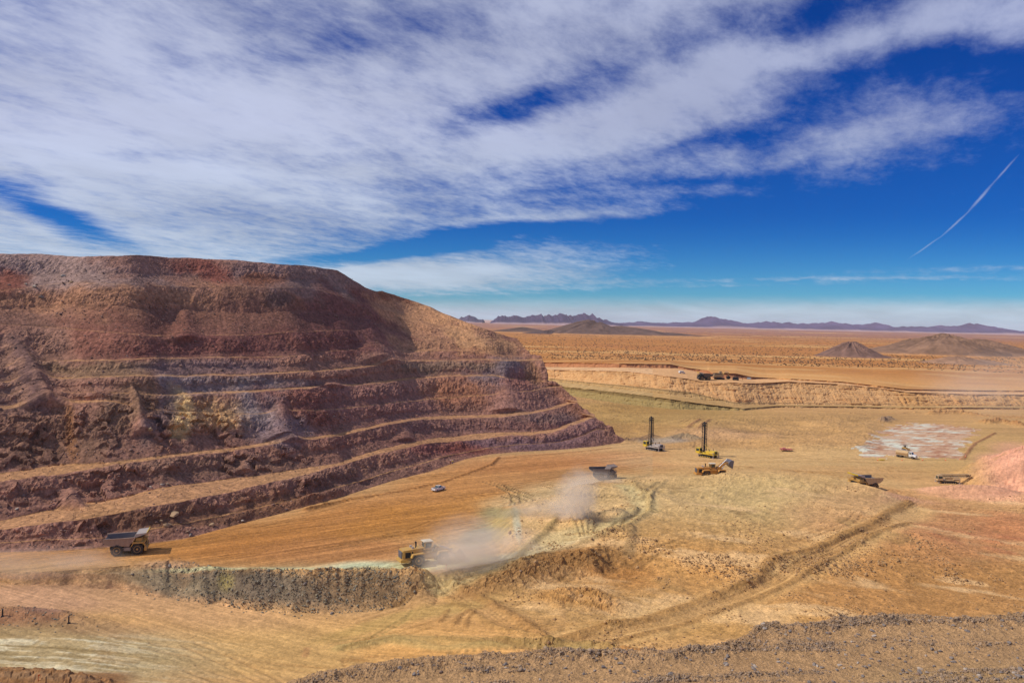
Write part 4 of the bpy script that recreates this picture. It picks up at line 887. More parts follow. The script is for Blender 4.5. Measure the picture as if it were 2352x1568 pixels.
def wheel(parent, x, y, r, w, rimmat, out, name='wheel'):
    """tyre with rounded shoulders, tread blocks and a dished rim on side out (+1/-1)"""
    y0, y1 = y-w/2, y+w/2
    b = MB(); b.lathe_y(x, r, [(y0, r*.55), (y0, r*.86), (y0+w*.12, r*.97), (y0+w*.3, r), (y1-w*.3, r), (y1-w*.12, r*.97), (y1, r*.86), (y1, r*.55)], 30)
    for k in range(15):
        a = 2*math.pi*k/15
        for sgn in (-1, 1):
            c, s_ = math.cos(a+sgn*.05), math.sin(a+sgn*.05); tx, tz = -s_, c; h = r*.035; l = r*.07
            yy0, yy1 = (y0+w*.1, y-w*.05) if sgn < 0 else (y+w*.05, y1-w*.1)
            q = [(x+c*(r-.02)+tx*l*e, yy, r+s_*(r-.02)+tz*l*e) for e, yy in ((-1, yy0), (1, yy0), (1, yy1), (-1, yy1))]
            p = [(X_+c*h, Y_, Z_+s_*h) for X_, Y_, Z_ in q]; b.hexa(q, p)
    w_ = b.build(name, tyre, parent)
    yo = y+out*w/2
    rb = MB(); rb.lathe_y(x, r, [(yo-out*.30*w, r*.30), (yo-out*.26*w, r*.50), (yo+out*.015, r*.58), (yo+out*.015, r*.53), (yo-out*.16*w, r*.47), (yo-out*.16*w, r*.30), (yo-out*.02*w, r*.27), (yo+out*.01, r*.12)], 24)
    for k in range(10):
        a = 2*math.pi*k/10; rb.tube([(x+r*.38*math.cos(a), yo-out*.16*w, r+r*.38*math.sin(a)), (x+r*.38*math.cos(a), yo-out*.10*w, r+r*.38*math.sin(a))], r*.03, 5)
    rb.build('rim', rimmat, w_); return w_

def rail(pts, h, parent, m, r=.035, name='handrail'):
    b = MB(); up_ = Vector((0, 0, h))
    P_ = [Vector(p) for p in pts]
    for p in P_: b.tube([p, p+up_], r, 5)
    for a, c in zip(P_[:-1], P_[1:]):
        b.tube([a+up_, c+up_], r, 5); b.tube([a+up_*.5, c+up_*.5], r, 5)
    return b.build(name, m, parent)

def haul_truck(label, bm=None, tray=None, cabm=None, pal=None, lipm=None):
    pal = pal or palest; lipm = lipm or yel2
    bm = bm or bodyp; tray = tray or greyst; cabm = cabm or yel
    t = thing('haul_truck', label, 'haul truck', group='mining haul trucks in the pit')
    for s in (-1, 1):
        wheel(t, 2.75, s*2.45, 1.55, 1.15, yel, s)
        for yy in (1.55, 2.75): wheel(t, -2.35, s*yy, 1.55, 1.1, yel, s)
    b = MB(); b.box(-4.4, 4.3, -1.15, -.7, 1.2, 2.1); b.box(-4.4, 4.3, .7, 1.15, 1.2, 2.1); b.box(-2.9, -1.8, -2.0, 2.0, 1.1, 2.0); b.box(2.3, 3.2, -1.9, 1.9, 1.1, 1.9); b.box(.2, .7, -1.1, 1.1, 1.3, 2.0)
    b.tube([(-2.35, -2.2, 1.55), (-2.35, 2.2, 1.55)], .55, 12); b.build('chassis', dark, t)
    b = MB(); b.box(2.0, 4.5, -1.45, 1.45, 1.9, 3.45); b.build('engine_housing', cabm, t)
    g = MB(); g.box(4.5, 4.72, -1.35, 1.35, 1.25, 3.3)
    for k in range(9): g.box(4.72, 4.78, -1.25, 1.25, 1.35+k*.21, 1.45+k*.21)
    g.build('grille', dark, t)
    b = MB(); b.box(4.5, 5.15, -2.9, 2.9, 1.0, 1.55); b.box(4.6, 5.1, -3.0, -2.0, 1.5, 2.3); b.box(4.6, 5.1, 2.0, 3.0, 1.5, 2.3); b.box(4.4, 4.7, -2.2, 2.2, 1.2, 1.9); b.build('bumper', cabm, t)
    b = MB()
    b.box(1.6, 4.9, -3.15, 3.15, 3.4, 3.6)
    for s in (-1, 1): b.prism([(1.1, 2.3), (1.7, 3.4), (4.3, 3.4), (4.9, 2.4), (4.8, 2.3), (4.15, 3.15), (1.85, 3.15), (1.25, 2.25)], s*1.75, s*3.15)
    b.build('deck', cabm, t)
    b = MB()
    for k in range(9): b.box(4.86+.0*k, 5.12, -2.75+.22*k, -2.55+.22*k, 1.5+.22*k, 1.56+.22*k)
    b.tube([(5.15, -2.9, 1.6), (5.15, -1.0, 3.6)], .05, 5); b.tube([(5.15, -2.9, 2.3), (5.15, -1.0, 4.4)], .04, 5); b.build('stairway', cabm, t)
    cb = MB(); cb.box(2.35, 4.2, .75, 2.75, 3.6, 5.15, .12); c_ = cb.build('cab', cabm, t)
    w = MB(); w.box(2.6, 4.0, 2.66, 2.73, 4.25, 4.95); w.box(2.6, 4.0, .77, .84, 4.25, 4.95); w.box(4.06, 4.16, .98, 2.52, 4.2, 4.95); w.build('window', glass, c_)
    b = MB(); b.box(2.4, 3.9, -2.6, -1.0, 3.6, 4.45); b.tube([(3.0, -.3, 3.5), (3.0, -.3, 4.2), (2.2, -.3, 4.4)], .2, 8); b.build('air_filter_box', cabm, t)
    rail([(4.85, 3.05, 3.6), (4.85, 1.3, 3.6), (4.85, -.4, 3.6), (4.85, -1.2, 3.6)], 1.0, t, cabm); rail([(4.85, -3.05, 3.6), (3.4, -3.05, 3.6), (1.9, -3.05, 3.6)], 1.0, t, cabm)
    b = MB(); b.box(-1.0, 1.0, -2.3, -1.2, 1.0, 2.1, bev=.2); b.build('fuel_tank', palest, t)
    b = MB(); b.box(-.8, .8, 1.2, 2.2, 1.0, 2.1, bev=.2); b.build('hydraulic_tank', cabm, t)
    for s in (-1, 1):
        b = MB(); b.tube([(.5, s*1.35, 1.7), (-.1, s*1.35, 2.35)], .2, 8); b.tube([(-.1, s*1.35, 2.35), (-.7, s*1.35, 3.0)], .12, 8); b.build('hoist_cylinder', chrome, t)
        h = MB(); h.box(4.95, 5.2, s*1.9-.25, s*1.9+.25, 1.65, 1.95); h.build('headlight', cream, t)
    # dump body: floor, two side walls, front wall and canopy
    side = [(-5.85, 3.95), (-5.75, 4.75), (-4.9, 4.75), (1.95, 4.95), (2.05, 4.6), (.75, 2.55), (-2.5, 2.75), (-4.6, 3.05)]
    d = MB()
    for s in (-1, 1):
        d.prism(side, s*3.12, s*2.98)
        top = MB; d.box(-5.8, 1.95, s*3.2-.09, s*3.2+.09, 4.68, 4.9, bev=.03)
        for k in range(5):
            x = -4.3+k*1.25; d.prism([(x, 2.95-.05*k), (x+.22, 2.95-.05*k), (x+.22, 4.7), (x, 4.7)], s*3.12, s*3.24)
    d.plate([(-5.85, -3.0, 4.0), (-4.6, -3.0, 3.05), (-4.6, 3.0, 3.05), (-5.85, 3.0, 4.0)], -.14)
    d.plate([(-4.6, -3.0, 3.05), (.75, -3.0, 2.55), (.75, 3.0, 2.55), (-4.6, 3.0, 3.05)], -.14)
    for k in range(5): d.box(-4.2+k*1.1, -4.0+k*1.1, -2.6, 2.6, 2.62-.06*k, 2.9-.06*k)
    body = d.build('dump_body', bm, t)
    l = MB(); l.plate([(-5.75, -2.95, 4.0), (-4.6, -2.95, 3.1), (-4.6, 2.95, 3.1), (-5.75, 2.95, 4.0)], .05); l.plate([(-4.6, -2.95, 3.1), (.75, -2.95, 2.62), (.75, 2.95, 2.62), (-4.6, 2.95, 3.1)], .05)
    for s in (-1, 1): l.prism([(-5.6, 4.1), (-5.5, 4.66), (1.8, 4.86), (.7, 2.68), (-4.6, 3.15)], s*2.9, s*2.97)
    l.build('tray_lining', tray, body)
    f = MB(); f.plate([(.75, -3.05, 2.55), (2.55, -3.05, 5.55), (2.55, 3.05, 5.55), (.75, 3.05, 2.55)], .16); f.build('front_wall', pal, body)
    c = MB(); c.plate([(2.5, -2.95, 5.5), (5.1, -2.75, 5.75), (5.1, 2.75, 5.75), (2.5, 2.95, 5.5)], .14)
    for s in (-1, 1): c.prism([(1.95, 4.7), (2.1, 4.7), (5.1, 5.65), (5.1, 5.95), (2.5, 5.75)], s*2.95, s*2.83)
    c.build('canopy', pal, body)
    e = MB(); e.prism([(5.0, 5.6), (5.2, 5.6), (5.35, 6.15), (5.2, 6.15)], -2.8, 2.8); e.build('canopy_lip', lipm, body)
    return t

def wheel_loader(label, lift=0.0, bodym=None, dump=0.0):
    """articulated loader; lift is the boom angle above level"""
    bm = bodym or yel
    t = thing('wheel_loader', label, 'wheel loader', group='wheel loaders at work')
    for x in (-3.3, 2.9):
        for s in (-1, 1): wheel(t, x, s*2.05, 1.45, 1.15, yel, s)
    b = MB(); b.prism([(-6.9, 1.75), (-6.7, 3.75), (-2.0, 4.05), (-1.9, 1.6), (-5.0, 1.2), (-6.4, 1.3)], -1.45, 1.45); hood = b.build('engine_hood', bm, t)
    g = MB(); g.box(-7.02, -6.84, -1.2, 1.2, 1.9, 3.5)
    for k in range(10): g.box(-7.08, -7.02, -1.15, 1.15, 1.95+k*.155, 2.03+k*.155)
    g.build('grille', greyst, hood)
    for s in (-1, 1):
        g = MB(); g.box(-6.2, -4.9, s*1.46-.03, s*1.46+.03, 2.0, 3.3); g.build('side_vent', dark, hood)
        g = MB(); g.box(-4.6, -4.3, s*1.46-.03, s*1.46+.03, 1.8, 3.4); g.build('ladder', dark, hood)
    c = MB(); c.prism([(-7.35, 1.1), (-7.35, 1.75), (-6.6, 1.9), (-4.9, 1.4), (-5.1, 1.0)], -1.75, 1.75); c.build('counterweight', bm, t)
    for s in (-1, 1):
        b = MB(); b.prism([(-5.1, 2.2), (-4.7, 2.95), (-2.0, 3.1), (-1.4, 2.2), (-1.6, 2.15), (-2.2, 2.85), (-4.5, 2.75), (-4.95, 2.1)], s*1.4, s*2.65); b.build('rear_fender', bm, t)
    b = MB(); b.box(-2.1, .9, -1.7, 1.7, 2.7, 3.0); b.box(-1.9, .9, -1.2, 1.2, 1.2, 2.7); b.build('cab_platform', bm, t)
    for s in (-1, 1): rail([(-2.0, s*1.65, 3.0), (-1.0, s*1.65, 3.0), (-.2, s*1.65, 3.0)], 1.0, t, dark)
    cb = MB(); cb.box(-1.35, .55, -1.0, 1.0, 3.0, 5.1, .05); cab = cb.build('cab', bm, t)
    r_ = MB(); r_.box(-1.6, .8, -1.2, 1.2, 5.1, 5.32); r_.build('cab_roof', cream, cab)
    w = MB(); w.box(-1.1, .3, .95, 1.04, 3.9, 4.9); w.box(-1.1, .3, -1.04, -.95, 3.9, 4.9); w.box(-1.39, -1.30, -.8, .8, 3.9, 4.9); w.box(.5, .6, -.85, .85, 3.6, 4.95); w.build('window', glass, cab)
    for (x, y, h) in ((-3.4, -.5, 5.1), (-2.9, .5, 5.0)):
        e = MB(); e.tube([(x, y, 3.9), (x, y, h)], .12, 8); e.tube([(x, y, h), (x-.2, y, h+.2)], .12, 8); e.build('exhaust_pipe', dark, t)
    for y in (-.7, .7): e = MB(); e.tube([(-4.2, y, 3.9), (-4.2, y, 4.35)], .3, 10); e.build('air_intake', palest, t)
    b = MB(); b.prism([(.7, 1.2), (.7, 2.5), (1.6, 3.9), (2.5, 3.9), (3.7, 2.0), (3.9, 1.0), (2.0, .9)], -1.0, 1.0); b.build('front_frame', bm, t)
    for s in (-1, 1): b = MB(); b.prism([(1.3, 2.3), (1.7, 3.05), (4.1, 3.05), (4.5, 2.2), (4.3, 2.2), (3.9, 2.85), (1.9, 2.85), (1.5, 2.3)], s*1.4, s*2.65); b.build('front_fender', bm, t)
    # boom
    L = 4.6; hx, hz = 2.0, 3.55; a = lift; tx, tz = hx+L*math.cos(a), hz+L*math.sin(a)
    b = MB()
    n_ = Vector((-math.sin(a), math.cos(a)))
    for s in (-1, 1):
        p = [(hx, hz-.35), (hx+L*.5*math.cos(a)-n_.x*.2, hz+L*.5*math.sin(a)-n_.y*.1), (tx, tz-.3), (tx+.25, tz), (hx+L*.5*math.cos(a)+n_.x*.55, hz+L*.5*math.sin(a)+n_.y*.55), (hx, hz+.35)]
        b.prism(p, s*1.25, s*.95)
    b.tube([(hx+L*.55*math.cos(a), -1.2, hz+L*.55*math.sin(a)), (hx+L*.55*math.cos(a), 1.2, hz+L*.55*math.sin(a))], .22, 8)
    b.build('boom_arm', bm, t)
    b = MB()
    for s in (-1, 1): q_ = MB(); q_.tube([(2.6, s*.75, 1.8), (hx+L*.6*math.cos(a), s*.75, hz+L*.6*math.sin(a)-.2)], .16, 8); q_.build('lift_cylinder', chrome, t)
    b.tube([(2.3, 0, 3.8), (tx-.4, 0, tz+.8)], .16, 8); b.prism([(tx-.9, tz+.2), (tx-.3, tz+1.2), (tx-.05, tz+1.1), (tx-.5, tz+.1)], -.2, .2); b.build('tilt_linkage', chrome, t)
    # bucket
    bk = MB(); pr = []
    for k in range(9):
        th = math.radians(100+k*20); pr.append((1.1+1.25*math.cos(th), .15+1.25*math.sin(th)))
    outer = [(0.9, 1.45)]+pr+[(2.5, -1.1)]; inner = [(2.45, -.98)]+[(x*.86+.16, z*.86+.02) for x, z in reversed(pr)]+[(.95, 1.3)]
    ca, sa = math.cos(dump), math.sin(dump)
    R_ = lambda x, z: (tx+(x*ca-z*sa), tz+(x*sa+z*ca))
    o2 = [R_(x, z) for x, z in outer]; i2 = [R_(x, z) for x, z in inner]
    for i in range(len(outer)-1):
        j = len(inner)-1-i; bk.prism([o2[i], o2[i+1], i2[max(j-1, 0)], i2[j]], -2.45, 2.45)
    for s in (-1, 1): bk.prism(o2, s*2.45, s*2.35)
    bo = bk.build('bucket', greyst if lift > 0.2 else yel, t)
    for k in range(8):
        te = MB(); y = -2.2+k*.63; A_ = R_(2.45, -1.02); B_ = R_(3.0, -1.12); te.hexa([(A_[0], y-.1, A_[1]-.08), (A_[0], y+.1, A_[1]-.08), (A_[0], y+.1, A_[1]+.08), (A_[0], y-.1, A_[1]+.08)], [(B_[0], y-.04, B_[1]-.03), (B_[0], y+.04, B_[1]-.03), (B_[0], y+.04, B_[1]+.03), (B_[0], y-.04, B_[1]+.03)])
        te.build('bucket_tooth', palest, bo)
    return t

def drill_rig(label, bodym, cabm, mast_up=True, mast_h=13.2):
    t = thing('drill_rig', label, 'drill rig', group='blasthole drill rigs' if mast_up else None)
    # crawler tracks
    for s in (-1, 1):
        b = MB(); pr = []
        for k in range(9): th = math.radians(90+k*22.5); pr.append((-2.8+.5*math.cos(th), .5+.5*math.sin(th)))
        for k in range(9): th = math.radians(-90+k*22.5); pr.append((2.8+.5*math.cos(th), .5+.5*math.sin(th)))
        b.prism(pr, s*1.9-.32, s*1.9+.32)
        for k in range(18): x = -2.9+k*.34; b.box(x, x+.2, s*1.9-.38, s*1.9+.38, .98, 1.06, bev=.01); b.box(x, x+.2, s*1.9-.38, s*1.9+.38, -.04, .04, bev=.01)
        tr = b.build('crawler_track', dark, t)
        g = MB(); g.box(-2.5, 2.5, s*1.9-.2, s*1.9+.2, .35, .8)
        for k in range(6): g.lathe_y(-2.3+k*.92, .32, [(s*1.9-.35, .22), (s*1.9+.35, .22)], 10)
        g.build('track_frame', bodym, tr)
    b = MB(); b.box(-4.6, 3.6, -2.2, 2.2, 1.35, 1.6); b.box(-2.5, 2.5, -1.5, 1.5, .9, 1.35); b.build('deck', bodym, t)
    b = MB(); b.box(-4.3, -1.9, -1.3, 1.3, 1.6, 3.1, .1); b.box(-1.7, .6, -1.1, 1.0, 1.6, 2.8, .05); b.tube([(-3.9, 1.6, 2.1), (-1.6, 1.6, 2.1)], .45, 12); b.build('engine_house', bodym, t)
    g = MB(); g.box(-4.4, -4.3, -1.0, 1.0, 1.9, 2.9); 
    for k in range(4): g.box(-4.0+k*.5, -3.7+k*.5, -1.36, -1.3, 1.9, 2.8)
    g.build('radiator', dark, t)
    e = MB(); e.tube([(-2.3, -.6, 3.0), (-2.3, -.6, 4.1)], .12, 8); e.build('exhaust_pipe', dark, t); e = MB(); e.tube([(-1.0, .5, 2.7), (-1.0, .5, 3.4), (-.7, .5, 3.6)], .12, 8); e.build('air_intake', dark, t)
    rail([(-4.5, -2.1, 1.6), (-2.5, -2.1, 1.6), (-.5, -2.1, 1.6), (1.0, -2.1, 1.6)], 1.1, t, bodym); rail([(-4.5, 2.1, 1.6), (-4.5, 0, 1.6), (-4.5, -2.1, 1.6)], 1.1, t, bodym); rail([(-4.5, 2.1, 1.6), (-2, 2.1, 1.6), (.5, 2.1, 1.6)], 1.1, t, bodym)
    cb = MB(); cb.box(3.0, 5.2, .2, 2.3, 1.4, 3.9, .08); cab = cb.build('cab', cabm, t)
    w = MB(); w.box(3.3, 4.9, 2.2, 2.3, 2.4, 3.6); w.box(5.05, 5.2, .45, 2.05, 2.2, 3.6); w.box(3.3, 4.9, .22, .3, 2.4, 3.6); w.box(3.0, 3.1, .5, 2.0, 2.5, 3.6); w.build('window', glass, cab)
    b = MB(); b.box(3.2, 5.0, -2.1, -.6, 1.6, 1.75); b.box(3.2, 3.4, -2.0, -.7, 1.7, 2.9); b.build('access_platform', cabm, t)
    for (x, y) in ((-4.2, 1.95), (-4.2, -1.95), (4.2, 1.2), (4.2, -1.6)):
        j = MB(); j.tube([(x, y, .25), (x, y, 2.6)], .17, 8); j.tube([(x, y, 0.0), (x, y, .18)], .5, 10); j.build('levelling_jack', palest, t)
    # mast: four chords and lattice, feed rods, rotary head; origin at pivot (2.2, 0, 1.6)
    mp = bpy.data.objects.new('mast', None)
    m = MB(); H = mast_h; wx, wy = .7, .75
    for sx in (-1, 1):
        for sy in (-1, 1): m.tube([(sx*wx, sy*wy, -.8), (sx*wx, sy*wy, H)], .14, 6)
    nb = int(H/1.1)
    for k in range(nb+1):
        z0 = k*H/nb; z1 = min(H, z0+H/nb)
        for sy in (-1, 1): m.tube([(-wx, sy*wy, z0), (wx, sy*wy, z1)], .07, 5); m.tube([(-wx, sy*wy, z0), (wx, sy*wy, z0)], .05, 5)
        m.tube([(-wx, -wy, z0), (-wx, wy, z1)], .05, 5); m.tube([(-wx, -wy, z0), (-wx, wy, z0)], .05, 5)
    mo = m.build('mast', tan if not mast_up else dark, t)
    bpy.data.objects.remove(mp)
    q = MB(); q.tube([(.1, .15, -1.4), (.1, .15, H-.4)], .16, 8); q.tube([(-.2, -.35, .5), (-.2, -.35, H-1.5)], .11, 8); q.build('drill_pipe', dark, mo)
    q = MB(); q.box(-.4, .55, -.5, .5, H*.93-.4, H*.93+.5); q.tube([(.1, 0, H*.9-.9), (.1, 0, H*.93)], .2, 8); q.build('rotary_head', dark, mo)
    q = MB(); q.box(-.7, .7, -.75, .75, H-.1, H+.35); q.lathe_y(.2, H+.45, [(-.12, .4), (.12, .4)], 12); q.build('mast_crown', dark if mast_up else tan, mo)
    q = MB()
    for s in (-1, 1): q.tube([(-.5, s*.6, H*.33), (-.5, s*.6, H*.33)], .01, 4) if False else None
    q.box(-1.0, .8, -.9, .9, -.3, .25); q.build('mast_foot', bodym, mo)
    mo.location = (2.2, 0, 1.7)
    if not mast_up: mo.rotation_euler = (0, math.radians(-88), 0); mo.location = (3.4, .3, 3.4)
    st = MB()
    if mast_up:
        for s in (-1, 1): st.tube([(-1.2, s*.9, 2.6), (1.7, s*.65, 5.8)], .09, 6)
        st.build('mast_brace', bodym, t)
    else:
        st.box(-3.6, -3.3, -.8, .8, 1.6, 3.0); st.box(.2, .5, -.9, .9, 1.6, 2.9); st.build('mast_rest', bodym, t)
    return t

def pickup():
    t = thing('pickup_truck', 'white pickup truck with open dark bed beside the low dirt windrow', 'pickup')
    b = MB(); b.prism([(-2.9, .55), (-2.9, 1.15), (-1.0, 1.18), (1.05, 1.2), (1.2, 1.22), (2.6, 1.1), (2.85, .95), (2.9, .5), (2.5, .42), (-2.7, .42)], -.95, .95); body = b.build('body', white, t)
    c = MB(); c.hexa([(-.95, -.9, 1.18), (1.25, -.9, 1.2), (1.25, .9, 1.2), (-.95, .9, 1.18)], [(-.75, -.72, 1.85), (.45, -.72, 1.88), (.45, .72, 1.88), (-.75, .72, 1.85)]); cab = c.build('cab', white, t)
    w = MB(); w.plate([(.52, -.72, 1.83), (1.17, -.82, 1.27), (1.17, .82, 1.27), (.52, .72, 1.83)], .03); w.plate([(-.80, .7, 1.8), (-.95, .82, 1.28), (-.95, -.82, 1.28), (-.80, -.7, 1.8)], .03)
    for s in (-1, 1): w.plate([(-.62, s*.755, 1.79), (.42, s*.755, 1.8), (.95, s*.89, 1.27), (-.75, s*.89, 1.27)], s*.025)
    w.build('window', glass, cab)
    d = MB(); d.box(-2.75, -1.05, -.8, .8, 1.12, 1.2, bev=.01); d.build('bed_liner', dark, body)
    d = MB()
    for s in (-1, 1): d.box(-2.9, -1.0, s*.88-.06, s*.88+.06, 1.12, 1.32, bev=.02)
    d.box(-2.93, -2.8, -.9, .9, 1.1, 1.32, bev=.02); d.build('bed_side', white, body)
    for s in (-1, 1):
        for x in (-1.85, 1.85): wheel(t, x, s*.86, .39, .26, chrome, s)
        l = MB(); l.box(-2.95, -2.9, s*.83-.09, s*.83+.09, .8, 1.1, bev=.01); l.build('tail_light', red, body)
        l = MB(); l.box(2.82, 2.92, s*.7-.16, s*.7+.16, .8, 1.0, bev=.01); l.build('headlight', palest, body)
        m_ = MB(); m_.box(.95, 1.1, s*1.05-.1, s*1.05+.1, 1.25, 1.45, bev=.02); m_.build('wing_mirror', dark, cab)
    b = MB(); b.box(-3.05, -2.9, -.85, .85, .5, .68, bev=.02); b.box(2.88, 3.02, -.9, .9, .45, .7, bev=.02); b.build('bumper', chrome, t)
    l = MB(); l.box(-.5, -.3, -.45, .45, 1.86, 1.98, bev=.02); l.tube([(-.6, -.3, 1.85), (-.6, -.3, 3.0)], .02, 4); l.build('roof_beacon', ora, cab)
    return t

def water_truck():
    t = thing('water_truck', 'tan tank lorry with a white cab at the edge of the pale chalky patch', 'water truck')
    for (x, d_) in ((3.0, 0), (-2.2, 1), (-3.6, 1)):
        for s in (-1, 1): wheel(t, x, s*1.05, .55, .35 if not d_ else .55, chrome, s)
    b = MB(); b.box(-4.6, 4.0, -.5, .5, .75, 1.1); b.build('chassis', dark, t)
    b = MB(); pr = []
    n = 14
    rings = []
    for (x, k) in ((-4.7, .8), (-4.5, 1), (.9, 1), (1.1, .8)): rings.append([(x, 1.25*k*math.cos(2*math.pi*i/n), 2.25+1.1*k*math.sin(2*math.pi*i/n)) for i in range(n)])
    V = sum(rings, []); Fc = [tuple(range(n-1, -1, -1)), tuple(range(3*n, 4*n))]
    for r_ in range(3):
        for i in range(n): a = r_*n+i; c = r_*n+(i+1) % n; Fc.append((a, c, c+n, a+n))
    b.add(V, Fc); b.box(-4.6, .9, -1.1, 1.1, 1.0, 1.3); tk = b.build('water_tank', tan, t)
    b = MB(); b.box(-4.2, .4, -.35, .35, 3.3, 3.42); b.tube([(-2, 0, 3.3), (-2, 0, 3.6)], .3, 10); b.build('hatch_walkway', palest, tk)
    rail([(-4.2, -.35, 3.4), (-2, -.35, 3.4), (.4, -.35, 3.4)], .5, tk, palest)
    c = MB(); c.hexa([(1.3, -1.1, 1.0), (2.9, -1.1, 1.0), (2.9, 1.1, 1.0), (1.3, 1.1, 1.0)], [(1.35, -1.0, 2.9), (2.45, -1.0, 2.9), (2.45, 1.0, 2.9), (1.35, 1.0, 2.9)]); cab = c.build('cab', white, t)
    b = MB(); b.prism([(2.8, 1.0), (2.8, 2.05), (4.2, 1.8), (4.45, 1.6), (4.45, .75), (2.8, .75)], -.85, .85); hd = b.build('bonnet', white, t)
    for s in (-1, 1): 
        f = MB(); f.prism([(2.3, 1.0), (2.5, 1.3), (3.5, 1.3), (4.3, 1.0), (4.3, .8), (3.6, 1.15), (2.6, 1.15)], s*.8, s*1.25); f.build('fender', white, t)
        l = MB(); l.box(4.35, 4.5, s*1.0-.15, s*1.0+.15, .95, 1.2); l.build('headlight', palest, hd)
    w = MB(); w.plate([(2.50, -.85, 2.8), (2.80, -.95, 2.05), (2.80, .95, 2.05), (2.50, .85, 2.8)], .06)
    for s in (-1, 1): w.box(1.55, 2.4, s*1.06-.03, s*1.06+.03, 2.05, 2.75, bev=.01)
    w.build('window', glass, cab)
    g = MB(); g.box(4.44, 4.5, -.6, .6, 1.0, 1.55); g.build('grille', chrome, hd); b = MB(); b.box(4.45, 4.65, -1.15, 1.15, .5, .8); b.build('bumper', chrome, t)
    e = MB(); e.tube([(1.2, -1.0, 1.2), (1.2, -1.0, 3.5)], .09, 8); e.build('exhaust_pipe', chrome, t)
    return t

def shovel(label):
    """tracked hydraulic mining shovel with house, cab, boom, stick and bucket"""
    t = thing('mining_shovel', label, 'excavator')
    for s in (-1, 1):
        b = MB(); b.prism([(-3.4, .9), (-3.0, 1.4), (3.0, 1.4), (3.4, .9), (3.0, 0), (-3.0, 0)], s*2.2-.5, s*2.2+.5); b.build('crawler_track', dark, t)
    b = MB(); b.tube([(0, 0, 1.2), (0, 0, 1.9)], 1.5, 16); b.box(-1, 1, -2, 2, .6, 1.3); b.build('undercarriage', dark, t)
    b = MB(); b.box(-4.6, 2.0, -2.6, 2.6, 1.9, 4.2, .1); b.box(-5.2, -4.4, -2.4, 2.4, 2.0, 4.0, .1); hs_ = b.build('engine_house', mat('shovel_dark_yellow', (.28, .17, .06), .6, dust=.4), t)
    b = MB(); b.box(-4.4, 1.4, -2.3, 2.3, 4.2, 4.6); b.build('roof_deck', dark, hs_)
    rail([(-4.4, -2.4, 4.2), (-2, -2.4, 4.2), (.4, -2.4, 4.2)], 1.0, hs_, dark)
    b = MB(); b.box(.4, 2.6, .9, 2.7, 4.2, 6.3, .05); cb = b.build('cab', tan, t); w = MB(); w.box(2.52, 2.62, 1.1, 2.5, 4.8, 6.0); w.box(.7, 2.3, 2.62, 2.72, 4.9, 6.0); w.build('window', glass, cb)
    b = MB(); b.prism([(1.2, 2.2), (4.0, 5.6), (7.2, 5.3), (7.3, 4.7), (4.2, 4.7), (2.4, 2.0)], -.45, .45); b.build('boom', yel, t)
    b = MB(); b.prism([(6.6, 5.4), (7.6, 5.4), (7.9, 2.4), (7.3, 2.2)], -.35, .35); b.build('stick', yel, t)
    b = MB(); b.prism([(6.4, 2.6), (8.3, 2.6), (8.5, 1.6), (7.9, .5), (6.6, .4), (6.2, 1.4)], -1.5, 1.5); b.build('bucket', dark, t)
    b = MB(); b.tube([(1.8, .5, 2.6), (4.2, .5, 4.9)], .18, 8); b.build('hydraulic_cylinder', chrome, t); b = MB(); b.tube([(4.4, 0, 5.6), (7.0, 0, 5.7)], .16, 8); b.build('hydraulic_cylinder', chrome, t)
    return t

# ---- machines in the pit
M_ = lambda px, py, h, **k: spot(px, py, h, **k)
tr1 = haul_truck('brown haul truck with empty grey tray driving along the foot of the benches')
put(tr1, M_(294, 1268, 17, size=3.5)); tr1.scale = (.9,)*3
tr2 = haul_truck('grey dust-veiled haul truck behind the pale rubble heap beside the rising dust cloud', mat('dust_veiled_paint', (.17, .13, .12), .8, dust=.3, dustcol=(.26, .2, .17)), mat('dust_veiled_tray', (.12, .10, .10), .8), mat('dust_veiled_paint', (0, 0, 0)), mat('dust_veiled_paint', (0, 0, 0)), mat('dust_veiled_paint', (0, 0, 0))); put(tr2, M_(1386, 1099, 12, z=0)); tr2.scale = (.88,)*3
tr3 = haul_truck('yellow haul truck facing left with wide tray behind the broken ground', tan, greyst, yel); put(tr3, M_(1984, 1124, 196, z=0))
ld1 = wheel_loader('wheel loader driving into dust with bucket low and dark rear grille showing', -.42); put(ld1, M_(984, 1291, 26, size=3.3)); ld1.scale = (1.04,)*3
ld2 = wheel_loader('orange wheel loader with boom raised and bucket tipped below the drill masts', .55, ora, -.75); put(ld2, M_(1638, 1095, 5, z=0))
rg1 = drill_rig('pale grey drill rig with yellow cab and upright mast nearest the dark hillside', palest, yel2); put(rg1, M_(1503, 1033, 130, tilt=False))
rg2 = drill_rig('bright yellow drill rig with upright dark mast right of the grey rig', yel2, yel2); put(rg2, M_(1626, 1049, 130, tilt=False))
rg3 = drill_rig('brown dusty drill rig with its mast laid flat on the pink bank', tan, tan, False, 12.5); put(rg3, M_(2176, 1108, 178, tilt=False)); rg3.scale = (.9, .9, .78)
pk = pickup(); put(pk, M_(1007, 1126, 58))
wt = water_truck(); put(wt, M_(2082, 1051, -48))
